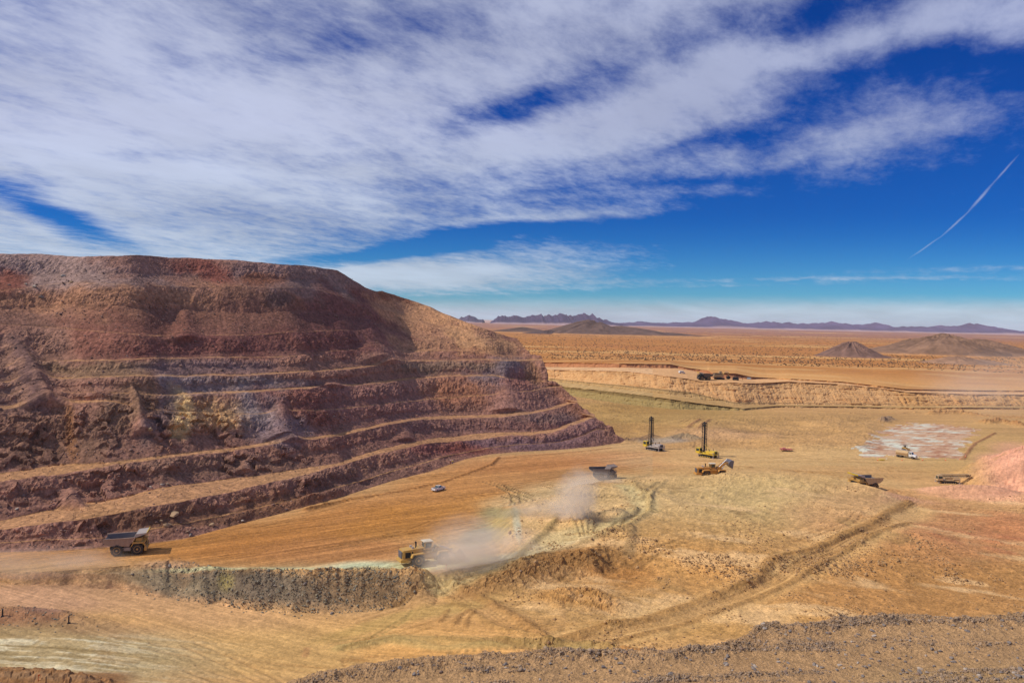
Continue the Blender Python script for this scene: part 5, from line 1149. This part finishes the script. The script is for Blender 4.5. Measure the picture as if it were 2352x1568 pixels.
# small yellow machine behind the lorry
t = thing('track_loader', 'small yellow machine with dark open cab behind the tank lorry', 'loader')
for s in (-1, 1):
    b = MB(); b.prism([(-1.3, .4), (-1.0, .8), (1.0, .8), (1.3, .4), (1.0, 0), (-1.0, 0)], s*.85-.2, s*.85+.2); b.build('crawler_track', dark, t)
b = MB(); b.box(-1.4, .9, -.65, .65, .5, 1.3); b.build('body', yel, t)
b = MB()
for x in (-.6, .5):
    for y in (-.55, .55): b.tube([(x, y, 1.2), (x, y, 2.3)], .06, 5)
b.box(-.8, .7, -.7, .7, 2.3, 2.42); b.box(-.5, .1, -.35, .35, 1.3, 2.0); b.build('cab', dark, t)
b = MB(); b.box(1.5, 1.8, -1.1, 1.1, .1, .9); b.tube([(.5, .8, 1.0), (1.6, .8, .5)], .08, 5); b.tube([(.5, -.8, 1.0), (1.6, -.8, .5)], .08, 5); b.build('blade', yel, t)
put(t, M_(2079, 1033, -70, size=1.2))
# low red trailer
t = thing('flatbed_trailer', 'low red flatbed trailer parked alone on the pale floor right of the yellow rig', 'trailer')
b = MB(); b.box(-2.9, 2.6, -1.0, 1.0, .75, .95); b.box(-2.9, -1.6, -1.0, 1.0, .95, 1.15); b.tube([(2.6, .5, .8), (4.0, 0, .7), (2.6, -.5, .8)], .07, 5); b.build('bed', red, t)
b = MB(); b.box(-1.8, -.2, -.5, .9, .95, 1.5, .1); b.build('load', mat('faded_red_sheet', (.45, .07, .09), .6, dust=.2), t)
for s in (-1, 1):
    for x in (-.9, .05): wheel(t, x, s*.95, .36, .25, chrome, s)
put(t, M_(1806, 1035, -3, size=2))
# upper bench, far side
fs = shovel('dark mining shovel working against the small dug face on the far upper bench'); put(fs, M_(1652, 871, 8, tilt=False))
tr4 = haul_truck('small dark haul truck at the far upper bench left of the shovel', mat('dark_brown_paint', (.10, .075, .06), .7, dust=.3, dustcol=(.2, .14, .1)), dark, dark); put(tr4, M_(1618, 872.5, 186, tilt=False))  # dump body in plain dark brown with dust
rg4 = thing('portable_conveyor', 'low dark machine with long pale-tipped arm right of the far shovel', 'machine')
b = MB(); b.box(-2.2, 2.0, -1.2, 1.2, .8, 2.6, .1); b.box(-2.5, 2.2, -1.3, 1.3, .3, .9); b.build('body', dark, rg4)
b = MB(); b.prism([(-1.5, 3.2), (-1.4, 3.7), (8.5, 2.2), (8.5, 1.8)], -.4, .4); b.tube([(5, 0, 2.3), (5, 0, .2)], .12, 6); b.build('arm', dark, rg4)
b = MB(); b.box(8.4, 11.2, -.7, .7, 1.1, 2.4, .15); b.build('tip', mat('pale_blue_paint', (.35, .42, .45), .5, var=.3), rg4)
for x in (-1.6, 1.4):
    for s in (-1, 1): wheel(rg4, x, s*1.3, .4, .35, greyst, s)
put(rg4, M_(1690, 873, -6, tilt=False))
# far white utility vehicle on the bench
t = thing('utility_vehicle', 'tiny white utility vehicle on the far bench left of the shovel', 'van')
b = MB(); b.prism([(-2.6, .5), (-2.6, 2.0), (.9, 2.1), (1.5, 1.3), (2.6, 1.15), (2.7, .5)], -.95, .95); b.build('body', white, t)
b = MB()
for s in (-1, 1): b.box(-2.3, .9, s*.95-.03, s*.95+.03, 1.35, 1.85)
b.build('window', glass, t)
for s in (-1, 1):
    for x in (-1.7, 1.7): wheel(t, x, s*.85, .38, .25, palest, s)
put(t, M_(1566, 857.5, 20, size=2))

# ---- two surveyors by the foot of the wall
def person(name_label, px, py, top, legs, hat, turn, armpose=0, extra=None):
    p = spot(px, py, turn, tilt=False)
    skin = mat('skin', (.45, .27, .19), .6, var=.1)
    ch = {}
    def chain(name, joints, edges, m, parent, root=0):
        me = bpy.data.meshes.new(name); me.from_pydata([j[0] for j in joints], edges, []); o = bpy.data.objects.new(name, me); C.objects.link(o)
        me.materials.append(m); md = o.modifiers.new('skin', 'SKIN'); sv = me.skin_vertices[0].data if me.skin_vertices else None
        if sv is None:
            bm_ = None
        md2 = o.modifiers.new('sub', 'SUBSURF'); md2.levels = 1; md2.render_levels = 1
        for i, j in enumerate(joints): sv[i].radius = (j[1], j[1] if len(j) < 3 else j[2])
        sv[root].use_root = True
        if parent: o.parent = parent
        return o
    import bmesh
    def mk(name, joints, edges, m, parent):
        me = bpy.data.meshes.new(name); bmm = bmesh.new(); lay = bmm.verts.layers.skin.verify(); vs = []
        for i, j in enumerate(joints):
            v = bmm.verts.new(j[0]); v[lay].radius = (j[1], j[2] if len(j) > 2 else j[1]); v[lay].use_root = (i == 0); vs.append(v)
        for a, b_ in edges: bmm.edges.new((vs[a], vs[b_]))
        bmm.to_mesh(me); bmm.free(); me.materials.append(m); o = bpy.data.objects.new(name, me); C.objects.link(o)
        o.modifiers.new('skin', 'SKIN').use_smooth_shade = True; s2 = o.modifiers.new('sub', 'SUBSURF'); s2.levels = 1; s2.render_levels = 2
        if parent: o.parent = parent
        return o
    J = [((0, 0, .95), .13, .16), ((0, 0, 1.15), .11, .15), ((0, 0, 1.38), .12, .18), ((0, 0, 1.5), .06), ((0, 0, 1.56), .06), ((.01, 0, 1.64), .095), ((.01, 0, 1.74), .08),
         ((0, .19, 1.40), .06), ((.03, .25, 1.14), .045), ((.12, .24, .93), .035), ((.14, .24, .84), .035),
         ((0, -.19, 1.40), .06), ((.03, -.25, 1.14), .045), ((.10+armpose, -.24, .93+armpose), .035), ((.13+armpose*1.5, -.24, .84+armpose*1.3), .035),
         ((0, .10, .88), .09), ((.03, .12, .50), .065), ((-.02, .13, .1), .05), ((.12, .14, .04), .04),
         ((0, -.10, .88), .09), ((.06, -.12, .50), .065), ((.0, -.13, .1), .05), ((.15, -.14, .04), .04)]
    E = [(0,1),(1,2),(2,3),(3,4),(4,5),(5,6),(2,7),(7,8),(8,9),(9,10),(2,11),(11,12),(12,13),(13,14),(0,15),(15,16),(16,17),(17,18),(0,19),(19,20),(20,21),(21,22)]
    body = mk('person', J, E, skin, None)
    for s in (10, 14):
        pass
    G1 = lambda js, g: [(j[0], j[1]+g, (j[2] if len(j) > 2 else j[1])+g) for j in js]
    mk('jacket', G1([J[0], J[1], J[2], J[3], J[7], J[8], J[9], J[11], J[12], J[13]], .022), [(0,1),(1,2),(2,3),(2,4),(4,5),(5,6),(2,7),(7,8),(8,9)], top, body)
    mk('trousers', G1([((0, 0, .98), .13, .155), J[15], J[16], J[17], J[19], J[20], J[21]], .02), [(0,1),(1,2),(2,3),(0,4),(4,5),(5,6)], legs, body)
    h = MB(); n = 12; V = []; 
    for (r, z) in ((.155, 1.70), (.125, 1.715), (.12, 1.78), (.085, 1.84), (.02, 1.86)): V += [(.01+r*math.cos(2*math.pi*k/n)*(1.15 if z < 1.71 else 1), r*math.sin(2*math.pi*k/n), z) for k in range(n)]
    Fc = [tuple(range(n-1, -1, -1)), tuple(range(4*n, 5*n))]
    for r_ in range(4):
        for k in range(n): a = r_*n+k; b_ = r_*n+(k+1) % n; Fc.append((a, b_, b_+n, a+n))
    h.add(V, Fc); h.build('hard_hat', hat, body, smooth=True)
    f = MB()
    for s in (-1, 1):
        f.box(.098, .112, s*.035-.012, s*.035+.012, 1.655, 1.672, bev=.004)
    f.build('eyes', dark, body)
    f = MB(); f.prism([(.095, 1.66), (.13, 1.625), (.095, 1.615)], -.014, .014); f.box(.09, .105, -.025, .025, 1.588, 1.596, bev=.002)
    for s in (-1, 1): f.box(-.01, .03, s*.10-.012, s*.10+.012, 1.62, 1.67, bev=.006)
    f.build('face', skin, body)
    for (hx, hy, hz, s) in ((.145, .24, .80, 1), (.135+armpose*1.6, -.24, .80+armpose*1.4, -1)):
        hb = MB(); hb.box(hx-.02, hx+.035, hy-.015, hy+.015, hz-.06, hz+.03, bev=.01)
        for k in range(4): L_f = (.055, .065, .06, .048)[k]; x = hx-.012+k*.015; hb.tube([(x, hy, hz-.05), (x+.004, hy-s*.006, hz-.05-L_f*.6), (x+.014, hy-s*.016, hz-.05-L_f)], .008, 5)
        hb.tube([(hx+.035, hy, hz-.005), (hx+.055, hy-s*.012, hz-.035), (hx+.055, hy-s*.015, hz-.06)], .009, 5); hb.build('hand', skin, body)
    tag(body, name_label, 'person'); body.matrix_world = p; return body
denim = mat('blue_denim', (.05, .08, .16), .8, var=.2); marn = mat('maroon_coverall', (.22, .02, .03), .8, var=.2)
person('person in a maroon coverall and white hard hat standing at the foot of the wall', 1034.5, 1066.5, marn, marn, white, 160)
person('person in bright yellow vest and blue trousers beside the one in maroon', 1039.5, 1065.5, mat('yellow_vest', (.75, .6, .06), .7, var=.15), denim, white, -60, .12)

# ---- cones, posts, stakes
oran = mat('cone_orange', (.75, .14, .03), .5, var=.1)
def cone_m():
    t = thing('traffic_cone', '', 'cone', group='orange cones along the edge of the chalky patch')
    b = MB(); b.box(-.3, .3, -.3, .3, 0, .06, bev=.01); b.build('base', oran, t)
    b = MB(); b.tube([(0, 0, .05), (0, 0, 1.0)], .24, 12, .05); c = b.build('cone', oran, t); b = MB(); b.tube([(0, 0, .45), (0, 0, .65)], .165, 12, .12); b.build('reflective_band', white, c)
    return t
c0 = cone_m(); 
for i, (x, y, l) in enumerate([(2016, 1057, 'orange cone on the pale floor well left of the tank lorry'), (2072, 1057, 'orange cone just below the rear wheels of the tank lorry'), (2119, 1057, 'first orange cone right of the tank lorry'), (2172, 1057, 'orange cone near the lower right corner of the chalky patch'), (2205, 1055, 'orange cone at the foot of the curved dirt windrow'), (2217.6, 1049, 'orange cone beyond the curved dirt windrow, farthest right')]):
    o = c0 if i == 0 else copy_tree(c0); put(o, spot(x, y, 0, tilt=False)); o['label'] = l
b = MB(); b.box(-1.3, 1.3, -.6, .6, 0.05, .35); b.box(-1.2, 1.2, -.5, .5, .35, .5, .1); tag(b.build('pallet_crate', yel2), 'low pale yellow crate on the floor beside the leftmost cone', 'crate').matrix_world = spot(2024.5, 1056.5, 4, tilt=False)
def post(px, py, label, h=1.5):
    t = thing('marker_post', label, 'post', group='dark marker posts on the rubble heap')
    b = MB(); b.box(-.11, .11, -.11, .11, -.2, h); b.build('shaft', dark, t); b = MB(); b.box(-.14, .14, -.14, .14, h-.25, h-.05); b.build('cap', greyst, t)
    b = MB(); b.box(-.3, .3, -.3, .3, -.2, .12, .05); b.build('footing', dark, t); put(t, spot(px, py, 20, tilt=False))
post(6, 1414, 'dark marker post at the left edge of the brown rubble heap'); post(158, 1430, 'dark marker post at the right end of the brown rubble heap')
pinkm = mat('pink_stake', (.75, .25, .3), .6, var=.1)
b = MB(); b.box(-.04, .04, -.04, .04, -.2, 1.3, bev=.005); b.box(-.01, .3, -.01, .01, 1.0, 1.25, bev=.002); tag(b.build('survey_stake', pinkm), 'thin pink survey stake on the track edge right of the near loader', 'stake').matrix_world = spot(1024.5, 1308, 30, tilt=False)
b = MB(); b.box(-.05, .05, -.05, .05, -.2, 1.0, bev=.005); b.box(-.02, .25, -.01, .01, .75, .98, bev=.002); tag(b.build('survey_stake', oran), 'orange survey stake in the bottom left corner by the small bank', 'stake').matrix_world = spot(88, 1562, 30, tilt=False)

# ------------------------------------------------------------------ rocks
rngp = random.Random(11)
rock_cols = {'grey': mat('grey_rock', (.20, .17, .155), .9, dust=.3, dustcol=(.3, .23, .17)), 'ochre': mat('ochre_boulder', (.42, .28, .15), .9, dust=.4, dustcol=(.35, .22, .13)), 'brown': mat('brown_rock', (.22, .14, .10), .9, dust=.3, dustcol=(.32, .22, .14)), 'pale': mat('pale_rock', (.42, .36, .30), .9, dust=.3)}
def rock_mesh(seed, sub=2):
    import bmesh
    b = bmesh.new(); bmesh.ops.create_icosphere(b, subdivisions=sub, radius=1)
    V = np.array([v.co[:] for v in b.verts]); r = random.Random(seed)
    for k in range(9):   # cut by random planes for angular faces
        n = np.array([r.gauss(0, 1) for _ in range(3)]); n /= np.linalg.norm(n); d = r.uniform(.55, .85); e = V@n - d; V = V - np.where(e > 0, e, 0)[:, None]*n
    V = V*(1+.10*vnoise(V*2.3+seed, seed)[:, None]); V *= np.array([1.15, .9, .72])
    for v, c in zip(b.verts, V): v.co = c
    me = bpy.data.meshes.new('rock'); b.to_mesh(me); b.free(); return me
rmesh = {}
for c in rock_cols:
    for k in range(4):
        me = rock_mesh(k*7+len(c)); me.materials.append(rock_cols[c]); rmesh[(c, k)] = me
def rock(name, c, loc, s, label, cat, group=None):
    o = bpy.data.objects.new(name, rmesh[(c, rngp.randrange(4))]); C.objects.link(o); o.location = loc
    o.rotation_euler = (rngp.uniform(-.4, .4), rngp.uniform(-.4, .4), rngp.uniform(0, 6.28)); k = rngp.uniform(.85, 1.15); o.scale = (s*k, s*rngp.uniform(.8, 1.1), s*rngp.uniform(.8, 1.1))
    return tag(o, label, cat, group)
# boulders at the foot of the lowest wall and on the benches: (px, py, radius px, colour, label)
for (x, y, r, c, l) in [(396, 1183, 13, 'ochre', 'largest pale ochre boulder bulging from the wall above the brown haul truck'), (386, 1208, 10, 'ochre', 'rounded ochre boulder just below the largest one'), (370, 1196, 5, 'ochre', 'small ochre boulder at the left of the boulder cluster'), (486, 1206, 8, 'ochre', 'lone round ochre boulder halfway down the wall right of the cluster'),
                     (431, 1222, 6, 'brown', 'brown boulder at the wall foot between the cluster and the lone round one'), (437, 1229, 5, 'grey', 'grey boulder low at the wall foot right of the haul truck'), (446, 1214, 5, 'brown', 'brown boulder leaning on the slope above the grey foot boulder'), (556, 1196, 4, 'pale', 'pale boulder at the wall foot right of the lone round one'),
                     (372, 1113, 5, 'pale', 'pale boulder on the inner side of the wide bench road'), (384, 1112, 5, 'brown', 'brown boulder next to the pale one on the wide bench road'), (346, 1119, 4, 'pale', 'small pale boulder left of the pair on the bench road'), (38, 1169, 4, 'pale', 'lone pale boulder on the far left of the bench road'),
                     (390, 1299, 5, 'grey', 'dark grey rock atop the pale dirt ridge in front of the haul truck'), (305, 1319, 4, 'grey', 'grey rock sitting on the smooth pale dirt slope'), (95, 683, 6, 'grey', 'grey boulder on the brown slope below the hill top, far left'), (145, 634, 6, 'pale', 'pale boulder at the foot of the purple scree, upper left'),
                     (80, 659, 6, 'pale', 'pale boulder in the scatter beneath the purple scree, upper left'), (60, 653, 4, 'pale', 'small pale boulder left of the one beneath the purple scree'), (165, 648, 5, 'ochre', 'ochre boulder on the brown slope right of the purple scree'), (344, 985, 8, 'ochre', 'big ochre block low on the middle cliff left of the yellow face'),
                     (1196, 1311, 4, 'brown', 'brown boulder on the dirt bank right of the near loader'), (1230, 1291, 4, 'ochre', 'ochre boulder atop the dirt bank below the curved track'), (1445, 1281, 4, 'ochre', 'ochre boulder beside the end of the curved track'), (762, 1408, 5, 'grey', 'pale grey boulder at the right foot of the grey rubble ridge'),
                     (632, 1345, 4, 'grey', 'grey boulder high on the grey rubble ridge'), (700, 1340, 5, 'grey', 'broad grey boulder near the crest of the grey rubble ridge')]:
    h = hit(x, y)
    d = h[0].y; s = r*d/F*1.0
    rock('boulder', c, h[0]+h[1]*s*.25, s, l, 'boulder')
# loose rocks on the near gravel bank: individuals
gl = 'loose angular rock lying on the near gravel bank'
spots = [(1666,1524,10),(1668,1528,9),(1735,1531,9),(1733,1537,10),(1742,1544,7),(1728,1532,7),(1811,1523,7),(1808,1534,6),(1877,1529,7),(1922,1538,7),(1955,1531,7),(1997,1528,8),(1981,1505,8),(2065,1512,8),(1857,1566,9),(1915,1566,8),(2140,1491,10),(2150,1498,8),(2160,1495,9),(2113,1536,10),(2130,1545,9),(2145,1530,8),(2162,1538,7),(2178,1528,7),(2345,1540,14),(2338,1552,12),(2330,1545,10),(2350,1555,12),(2250,1556,8),(2271,1505,6),(2288,1560,9),(2273,1480,6),(1340,1548,8),(1366,1540,7),(920,1535,6),(960,1548,7),(1085,1566,6),(1414,1512,8),(1370,1506,7),(1240,1560,6),(1205,1537,5)]
n0 = 0
for (x, y, r) in spots:
    h = hit(x, y, (bank,))
    if h: s = r*h[0].y/F*.62; rock('rock', rngp.choice(('grey', 'grey', 'pale')), h[0]+Vector((0, 0, s*.2)), s, gl, 'rock', 'loose rocks on the near gravel bank'); n0 += 1
tries = 0
while n0 < 250 and tries < 4000:
    tries += 1
    x = rngp.uniform(700, 2350); y = rngp.uniform(1418, 1566)
    if rngp.random() > (.25+.75*(x-700)/1650): continue
    h = hit(x, y, (bank,))
    if not h or h[0].z < 24: continue
    s = rngp.choice((.10, .13, .16, .2, .26)); rock('rock', rngp.choice(('grey', 'grey', 'grey', 'pale', 'brown')), h[0]+Vector((0, 0, s*.2)), s, gl, 'rock', 'loose rocks on the near gravel bank'); n0 += 1
# countless smaller stones: one mesh per area
OCT = np.array([[1, 0, 0], [0, 1, 0], [-1, 0, 0], [0, -1, 0], [0, 0, 1], [0, 0, -1.]]); OF = np.array([[0, 1, 4], [1, 2, 4], [2, 3, 4], [3, 0, 4], [1, 0, 5], [2, 1, 5], [3, 2, 5], [0, 3, 5]])
def pebble_field(name, pts, sizes, m, seed):
    r = np.random.default_rng(seed); n = len(pts); pts = np.array(pts)
    V = OCT[None]*(1+r.uniform(-.35, .35, (n, 6, 1))); a = r.uniform(0, 6.28, n); c, s_ = np.cos(a), np.sin(a); sh = r.uniform(-.5, .5, (n, 1))
    V = V + np.stack([V[:, :, 2]*sh, 0*V[:, :, 0], 0*V[:, :, 0]], 2)
    X_ = V[:, :, 0]*c[:, None]-V[:, :, 1]*s_[:, None]; Y_ = V[:, :, 0]*s_[:, None]+V[:, :, 1]*c[:, None]
    V = np.stack([X_, Y_, V[:, :, 2]*.75], 2)*np.array(sizes)[:, None, None] + pts[:, None, :]
    Fc = (OF[None]+6*np.arange(n)[:, None, None]).reshape(-1, 3)
    me = bpy.data.meshes.new(name); me.vertices.add(n*6); me.vertices.foreach_set('co', V.reshape(-1).astype(np.float32))
    me.loops.add(Fc.size); me.loops.foreach_set('vertex_index', Fc.reshape(-1).astype(np.int32)); me.polygons.add(len(Fc)); me.polygons.foreach_set('loop_start', np.arange(0, Fc.size, 3, dtype=np.int32)); me.update(calc_edges=True)
    me.materials.append(m); o = bpy.data.objects.new(name, me); C.objects.link(o); o['kind'] = 'stuff'; return o
npr = np.random.default_rng(3)
def stone_mat(name, c1, c2):
    m = bpy.data.materials.new(name); m.use_nodes = True; t = m.node_tree; b = t.nodes['Principled BSDF']; b.inputs['Roughness'].default_value = .95
    g = t.nodes.new('ShaderNodeNewGeometry'); mx = t.nodes.new('ShaderNodeMix'); mx.data_type = 'RGBA'; mx.inputs[6].default_value = (*lin(c1), 1); mx.inputs[7].default_value = (*lin(c2), 1)
    t.links.new(g.outputs['Random Per Island'], mx.inputs[0]); t.links.new(mx.outputs[2], b.inputs['Base Color']); return m
def sample(Vg, rows, cols, w, n, rr=.3):
    """random points on a grid mesh weighted by w"""
    w = w/w.sum(); idx = npr.choice(len(w), n, p=w); q = Vg[idx].copy(); q[:, :2] += npr.uniform(-rr, rr, (n, 2)); return q
inb = (Q[:, 2] > 22) & (bpx > 500) & (bpx < 2500) & (bpy_ < 1640)
pts = sample(Q, 0, 0, inb*(stony**2+.02)*(np.linalg.norm(Q[:, :2], axis=1)**1), 26000, .2); pebble_field('gravel', pts, npr.gamma(1.3, .035, 26000)+.018, stone_mat('gravel_stone', (176, 148, 118), (126, 106, 88)), 4)
wB = bermm*sm(250, 520, pxg)*(1-sm(860, 1000, pxg))*near*(n_md > -.3); wB = wB*1.0 + near*np.exp(-((pyg-1425)/18)**2)*np.exp(-((pxg-70)/90)**2)*.6 + near*(L_ == 'fg')*np.exp(-((pyg-np.interp(pxg, GX, b0))/7)**2)*(pxg > 250)*(pxg < 800)*.35
pts = sample(P, 0, 0, wB, 5000, .3); pebble_field('rubble', pts, npr.gamma(1.6, .055, 5000)+.05, stone_mat('rubble_stone', (150, 140, 116), (112, 104, 92)), 5)
wM = muck*sm(.0, .5, n_md)*(pxg < 2400)*near + muck*.05*near; pts = sample(P, 0, 0, wM, 9000, .5); pebble_field('broken_rock', pts, npr.gamma(1.8, .07, 9000)+.05, stone_mat('broken_stone', (190, 150, 100), (136, 104, 72)), 6)
hw = face*(1-cliff*.75)*(pxh > -20)*(pxh < 1400)*(P0[:, 2] > .4); pts = sample(HD, 0, 0, hw, 12000, .6); pebble_field('scree', pts, npr.gamma(1.3, .09, 12000)+.06, stone_mat('scree_stone', (168, 130, 112), (96, 72, 66)), 7)

# ------------------------------------------------------------------ desert scrub on the plain
bushm = mat('desert_scrub', (.13, .085, .05), .95, dust=.4, dustcol=(.20, .13, .07))
def bush_mesh(seed):
    r = random.Random(seed); b = MB()
    for k in range(34):
        a = r.uniform(0, 6.28); e = r.uniform(.25, 1.4); L = r.uniform(.7, 1.15); p = Vector((math.cos(a)*math.cos(e)*L*1.25, math.sin(a)*math.cos(e)*L*1.25, math.sin(e)*L*.8)); o = p*.15
        s_ = Vector((-math.sin(a), math.cos(a), 0))*.22; u_ = Vector((0, 0, .2)); b.add([o, p*.7+s_, p, p*.7-s_, p*.6+u_], [(0, 1, 2), (0, 2, 3), (0, 1, 4), (0, 4, 3), (1, 2, 4)])
    me = bpy.data.meshes.new('desert_bush'); me.from_pydata(b.v, [], b.f); me.update(); me.materials.append(bushm); return me
bms = [bush_mesh(k) for k in range(4)]
plain_z = lambda x, y: (down(x, y, (ground,)) or Vector((0, 0, ZPL))).z
cand = []
while len(cand) < 11000:
    x = npr.uniform(1180, 2400); f = npr.uniform(0, 1); 
    d = 780*(1+f*3.4*f+f*.9)
    X_ = (x-1176)/F*d
    cand.append((X_, d, x))
cand = np.array(cand); pp3 = np.stack([cand[:, 0], cand[:, 1], 0*cand[:, 0]], 1)
dn = fbm(pp3*np.array([.004, .006, 0]), 3, 404); gg = np.interp(cand[:, 2], GX, rimP[:, 1])
ok = (dn > -.45+.5*npr.uniform(-1, 1, len(cand))) & (cand[:, 1] > gg*np.interp(cand[:, 2], [1500, 1560, 1700, 1850, 2352], [1.06, 1.2, 1.25, 1.18, 1.04])+10*npr.uniform(0, 1, len(cand))); cand = cand[ok]; cand = cand[np.argsort(cand[:, 1])]
Pg = P.reshape(nRg, nG, 3); rest = []; rs = []
for i, (x, y, _) in enumerate(cand):
    s = npr.uniform(.55, 1.15)
    if i < 280:
        o = bpy.data.objects.new('desert_bush', bms[i % 4]); C.objects.link(o); o.location = (x, y, plain_z(x, y)-.05); o.scale = (s, s, s*.9); o.rotation_euler = (0, 0, npr.uniform(0, 6.28))
        tag(o, 'low dark desert bush on the orange plain just beyond the pit rim', 'bush', 'desert bushes beyond the pit rim')
    else: rest.append((x, y)); rs.append(s)
rest = np.array(rest); k_ = np.searchsorted(Pg[:, nG//2, 1], rest[:, 1]).clip(0, nRg-1)
cidx = np.clip(np.interp((rest[:, 0]/rest[:, 1])*F+1176, GX, np.arange(nG)).astype(int), 0, nG-1)
# height of the plain under each bush, from the grid column nearest to it
zz = np.array([np.interp(y, Pg[-len(far):, c, 1], Pg[-len(far):, c, 2]) for (x, y), c in zip(rest, cidx)])
pebble_field('desert_scrub', np.stack([rest[:, 0], rest[:, 1], zz+.35], 1), np.array(rs)*.95, bushm, 9)

# ------------------------------------------------------------------ dust
def dust(name, px, py, z, rx, ry, rz, dens, rotz=0, seed=0.0, scale=1.6, col=(.97, .90, .80), base=.35, tilt=0):
    c = at_z([px], [py], z)[0]
    import bmesh
    b = bmesh.new(); bmesh.ops.create_icosphere(b, subdivisions=3, radius=1); me = bpy.data.meshes.new(name); b.to_mesh(me); b.free()
    m, t, v = volume(name+'_air', 1, col)
    tcn = t.nodes.new('ShaderNodeTexCoord'); g = t.nodes.new('ShaderNodeTexGradient'); g.gradient_type = 'SPHERICAL'; t.links.new(tcn.outputs['Object'], g.inputs[0])
    n = t.nodes.new('ShaderNodeTexNoise'); n.inputs['Scale'].default_value = scale; n.inputs['Detail'].default_value = 4; n.inputs['Roughness'].default_value = .6; n.inputs['Distortion'].default_value = .6
    mp_ = t.nodes.new('ShaderNodeMapping'); mp_.inputs['Location'].default_value = (seed, seed*2, 0); t.links.new(tcn.outputs['Object'], mp_.inputs[0]); t.links.new(mp_.outputs[0], n.inputs['Vector'])
    a = t.nodes.new('ShaderNodeMath'); a.operation = 'SUBTRACT'; t.links.new(n.outputs['Fac'], a.inputs[0]); a.inputs[1].default_value = 1-base-.25
    s_ = t.nodes.new('ShaderNodeMath'); s_.operation = 'MULTIPLY_ADD'; t.links.new(a.outputs[0], s_.inputs[0]); s_.inputs[1].default_value = 2.2; t.links.new(g.outputs['Fac'], s_.inputs[2])
    r = t.nodes.new('ShaderNodeMapRange'); r.interpolation_type = 'SMOOTHSTEP'; r.inputs[1].default_value = .15; r.inputs[2].default_value = 1.1; r.inputs[3].default_value = 0; r.inputs[4].default_value = dens
    t.links.new(s_.outputs[0], r.inputs[0])
    g2 = t.nodes.new('ShaderNodeMapRange'); g2.inputs[1].default_value = 0; g2.inputs[2].default_value = .3; t.links.new(g.outputs['Fac'], g2.inputs[0])
    mu = t.nodes.new('ShaderNodeMath'); mu.operation = 'MULTIPLY'; t.links.new(r.outputs[0], mu.inputs[0]); t.links.new(g2.outputs[0], mu.inputs[1]); t.links.new(mu.outputs[0], v.inputs['Density'])
    me.materials.append(m); o = bpy.data.objects.new(name, me); C.objects.link(o); o.location = c; o.scale = (rx, ry, rz); o.rotation_euler = (0, math.radians(tilt), math.radians(rotz)); o['kind'] = 'stuff'; return o
dust('dust_cloud', 1062, 1290, 2.5, 14, 7, 5, .16, 22, 1.0, scale=2.2); dust('dust_cloud', 1110, 1265, 4, 20, 9, 7, .08, 25, 4.0, scale=2.0); dust('dust_cloud', 1085, 1235, 8, 16, 9, 7, .05, 30, 9.0, scale=1.8)
dust('dust_cloud', 1265, 1180, 5, 20, 8, 6, .07, 15, 7.0, scale=2.2); dust('dust_cloud', 1312, 1160, 9, 9, 6, 8, .12, 10, 2.2, scale=2.0); dust('dust_cloud', 1328, 1130, 13, 8, 6, 9, .10, 10, 12.2, scale=2.0)
dust('dust_cloud', 60, 1292, 3, 26, 8, 4.5, .04, 12, 3.0, col=(.97, .86, .74), scale=2.2); dust('dust_cloud', 200, 1285, 2, 12, 6, 3, .04, 12, 13.0, col=(.97, .86, .74), scale=2.2); dust('dust_cloud', 1372, 1108, 4, 13, 5, 5, .12, 0, 6.0)
dust('dust_cloud', 2300, 880, 30, 60, 50, 24, .006, 0, 5.0, col=(.96, .9, .86), scale=1.8)
hz = MB(); hz.box(-16000, 16000, -200, 15500, -12, 175, bev=0.01)
m, t, v = volume('haze_air', 3.0e-5, (.76, .78, .95)); o = hz.build('haze', m); o['kind'] = 'stuff'
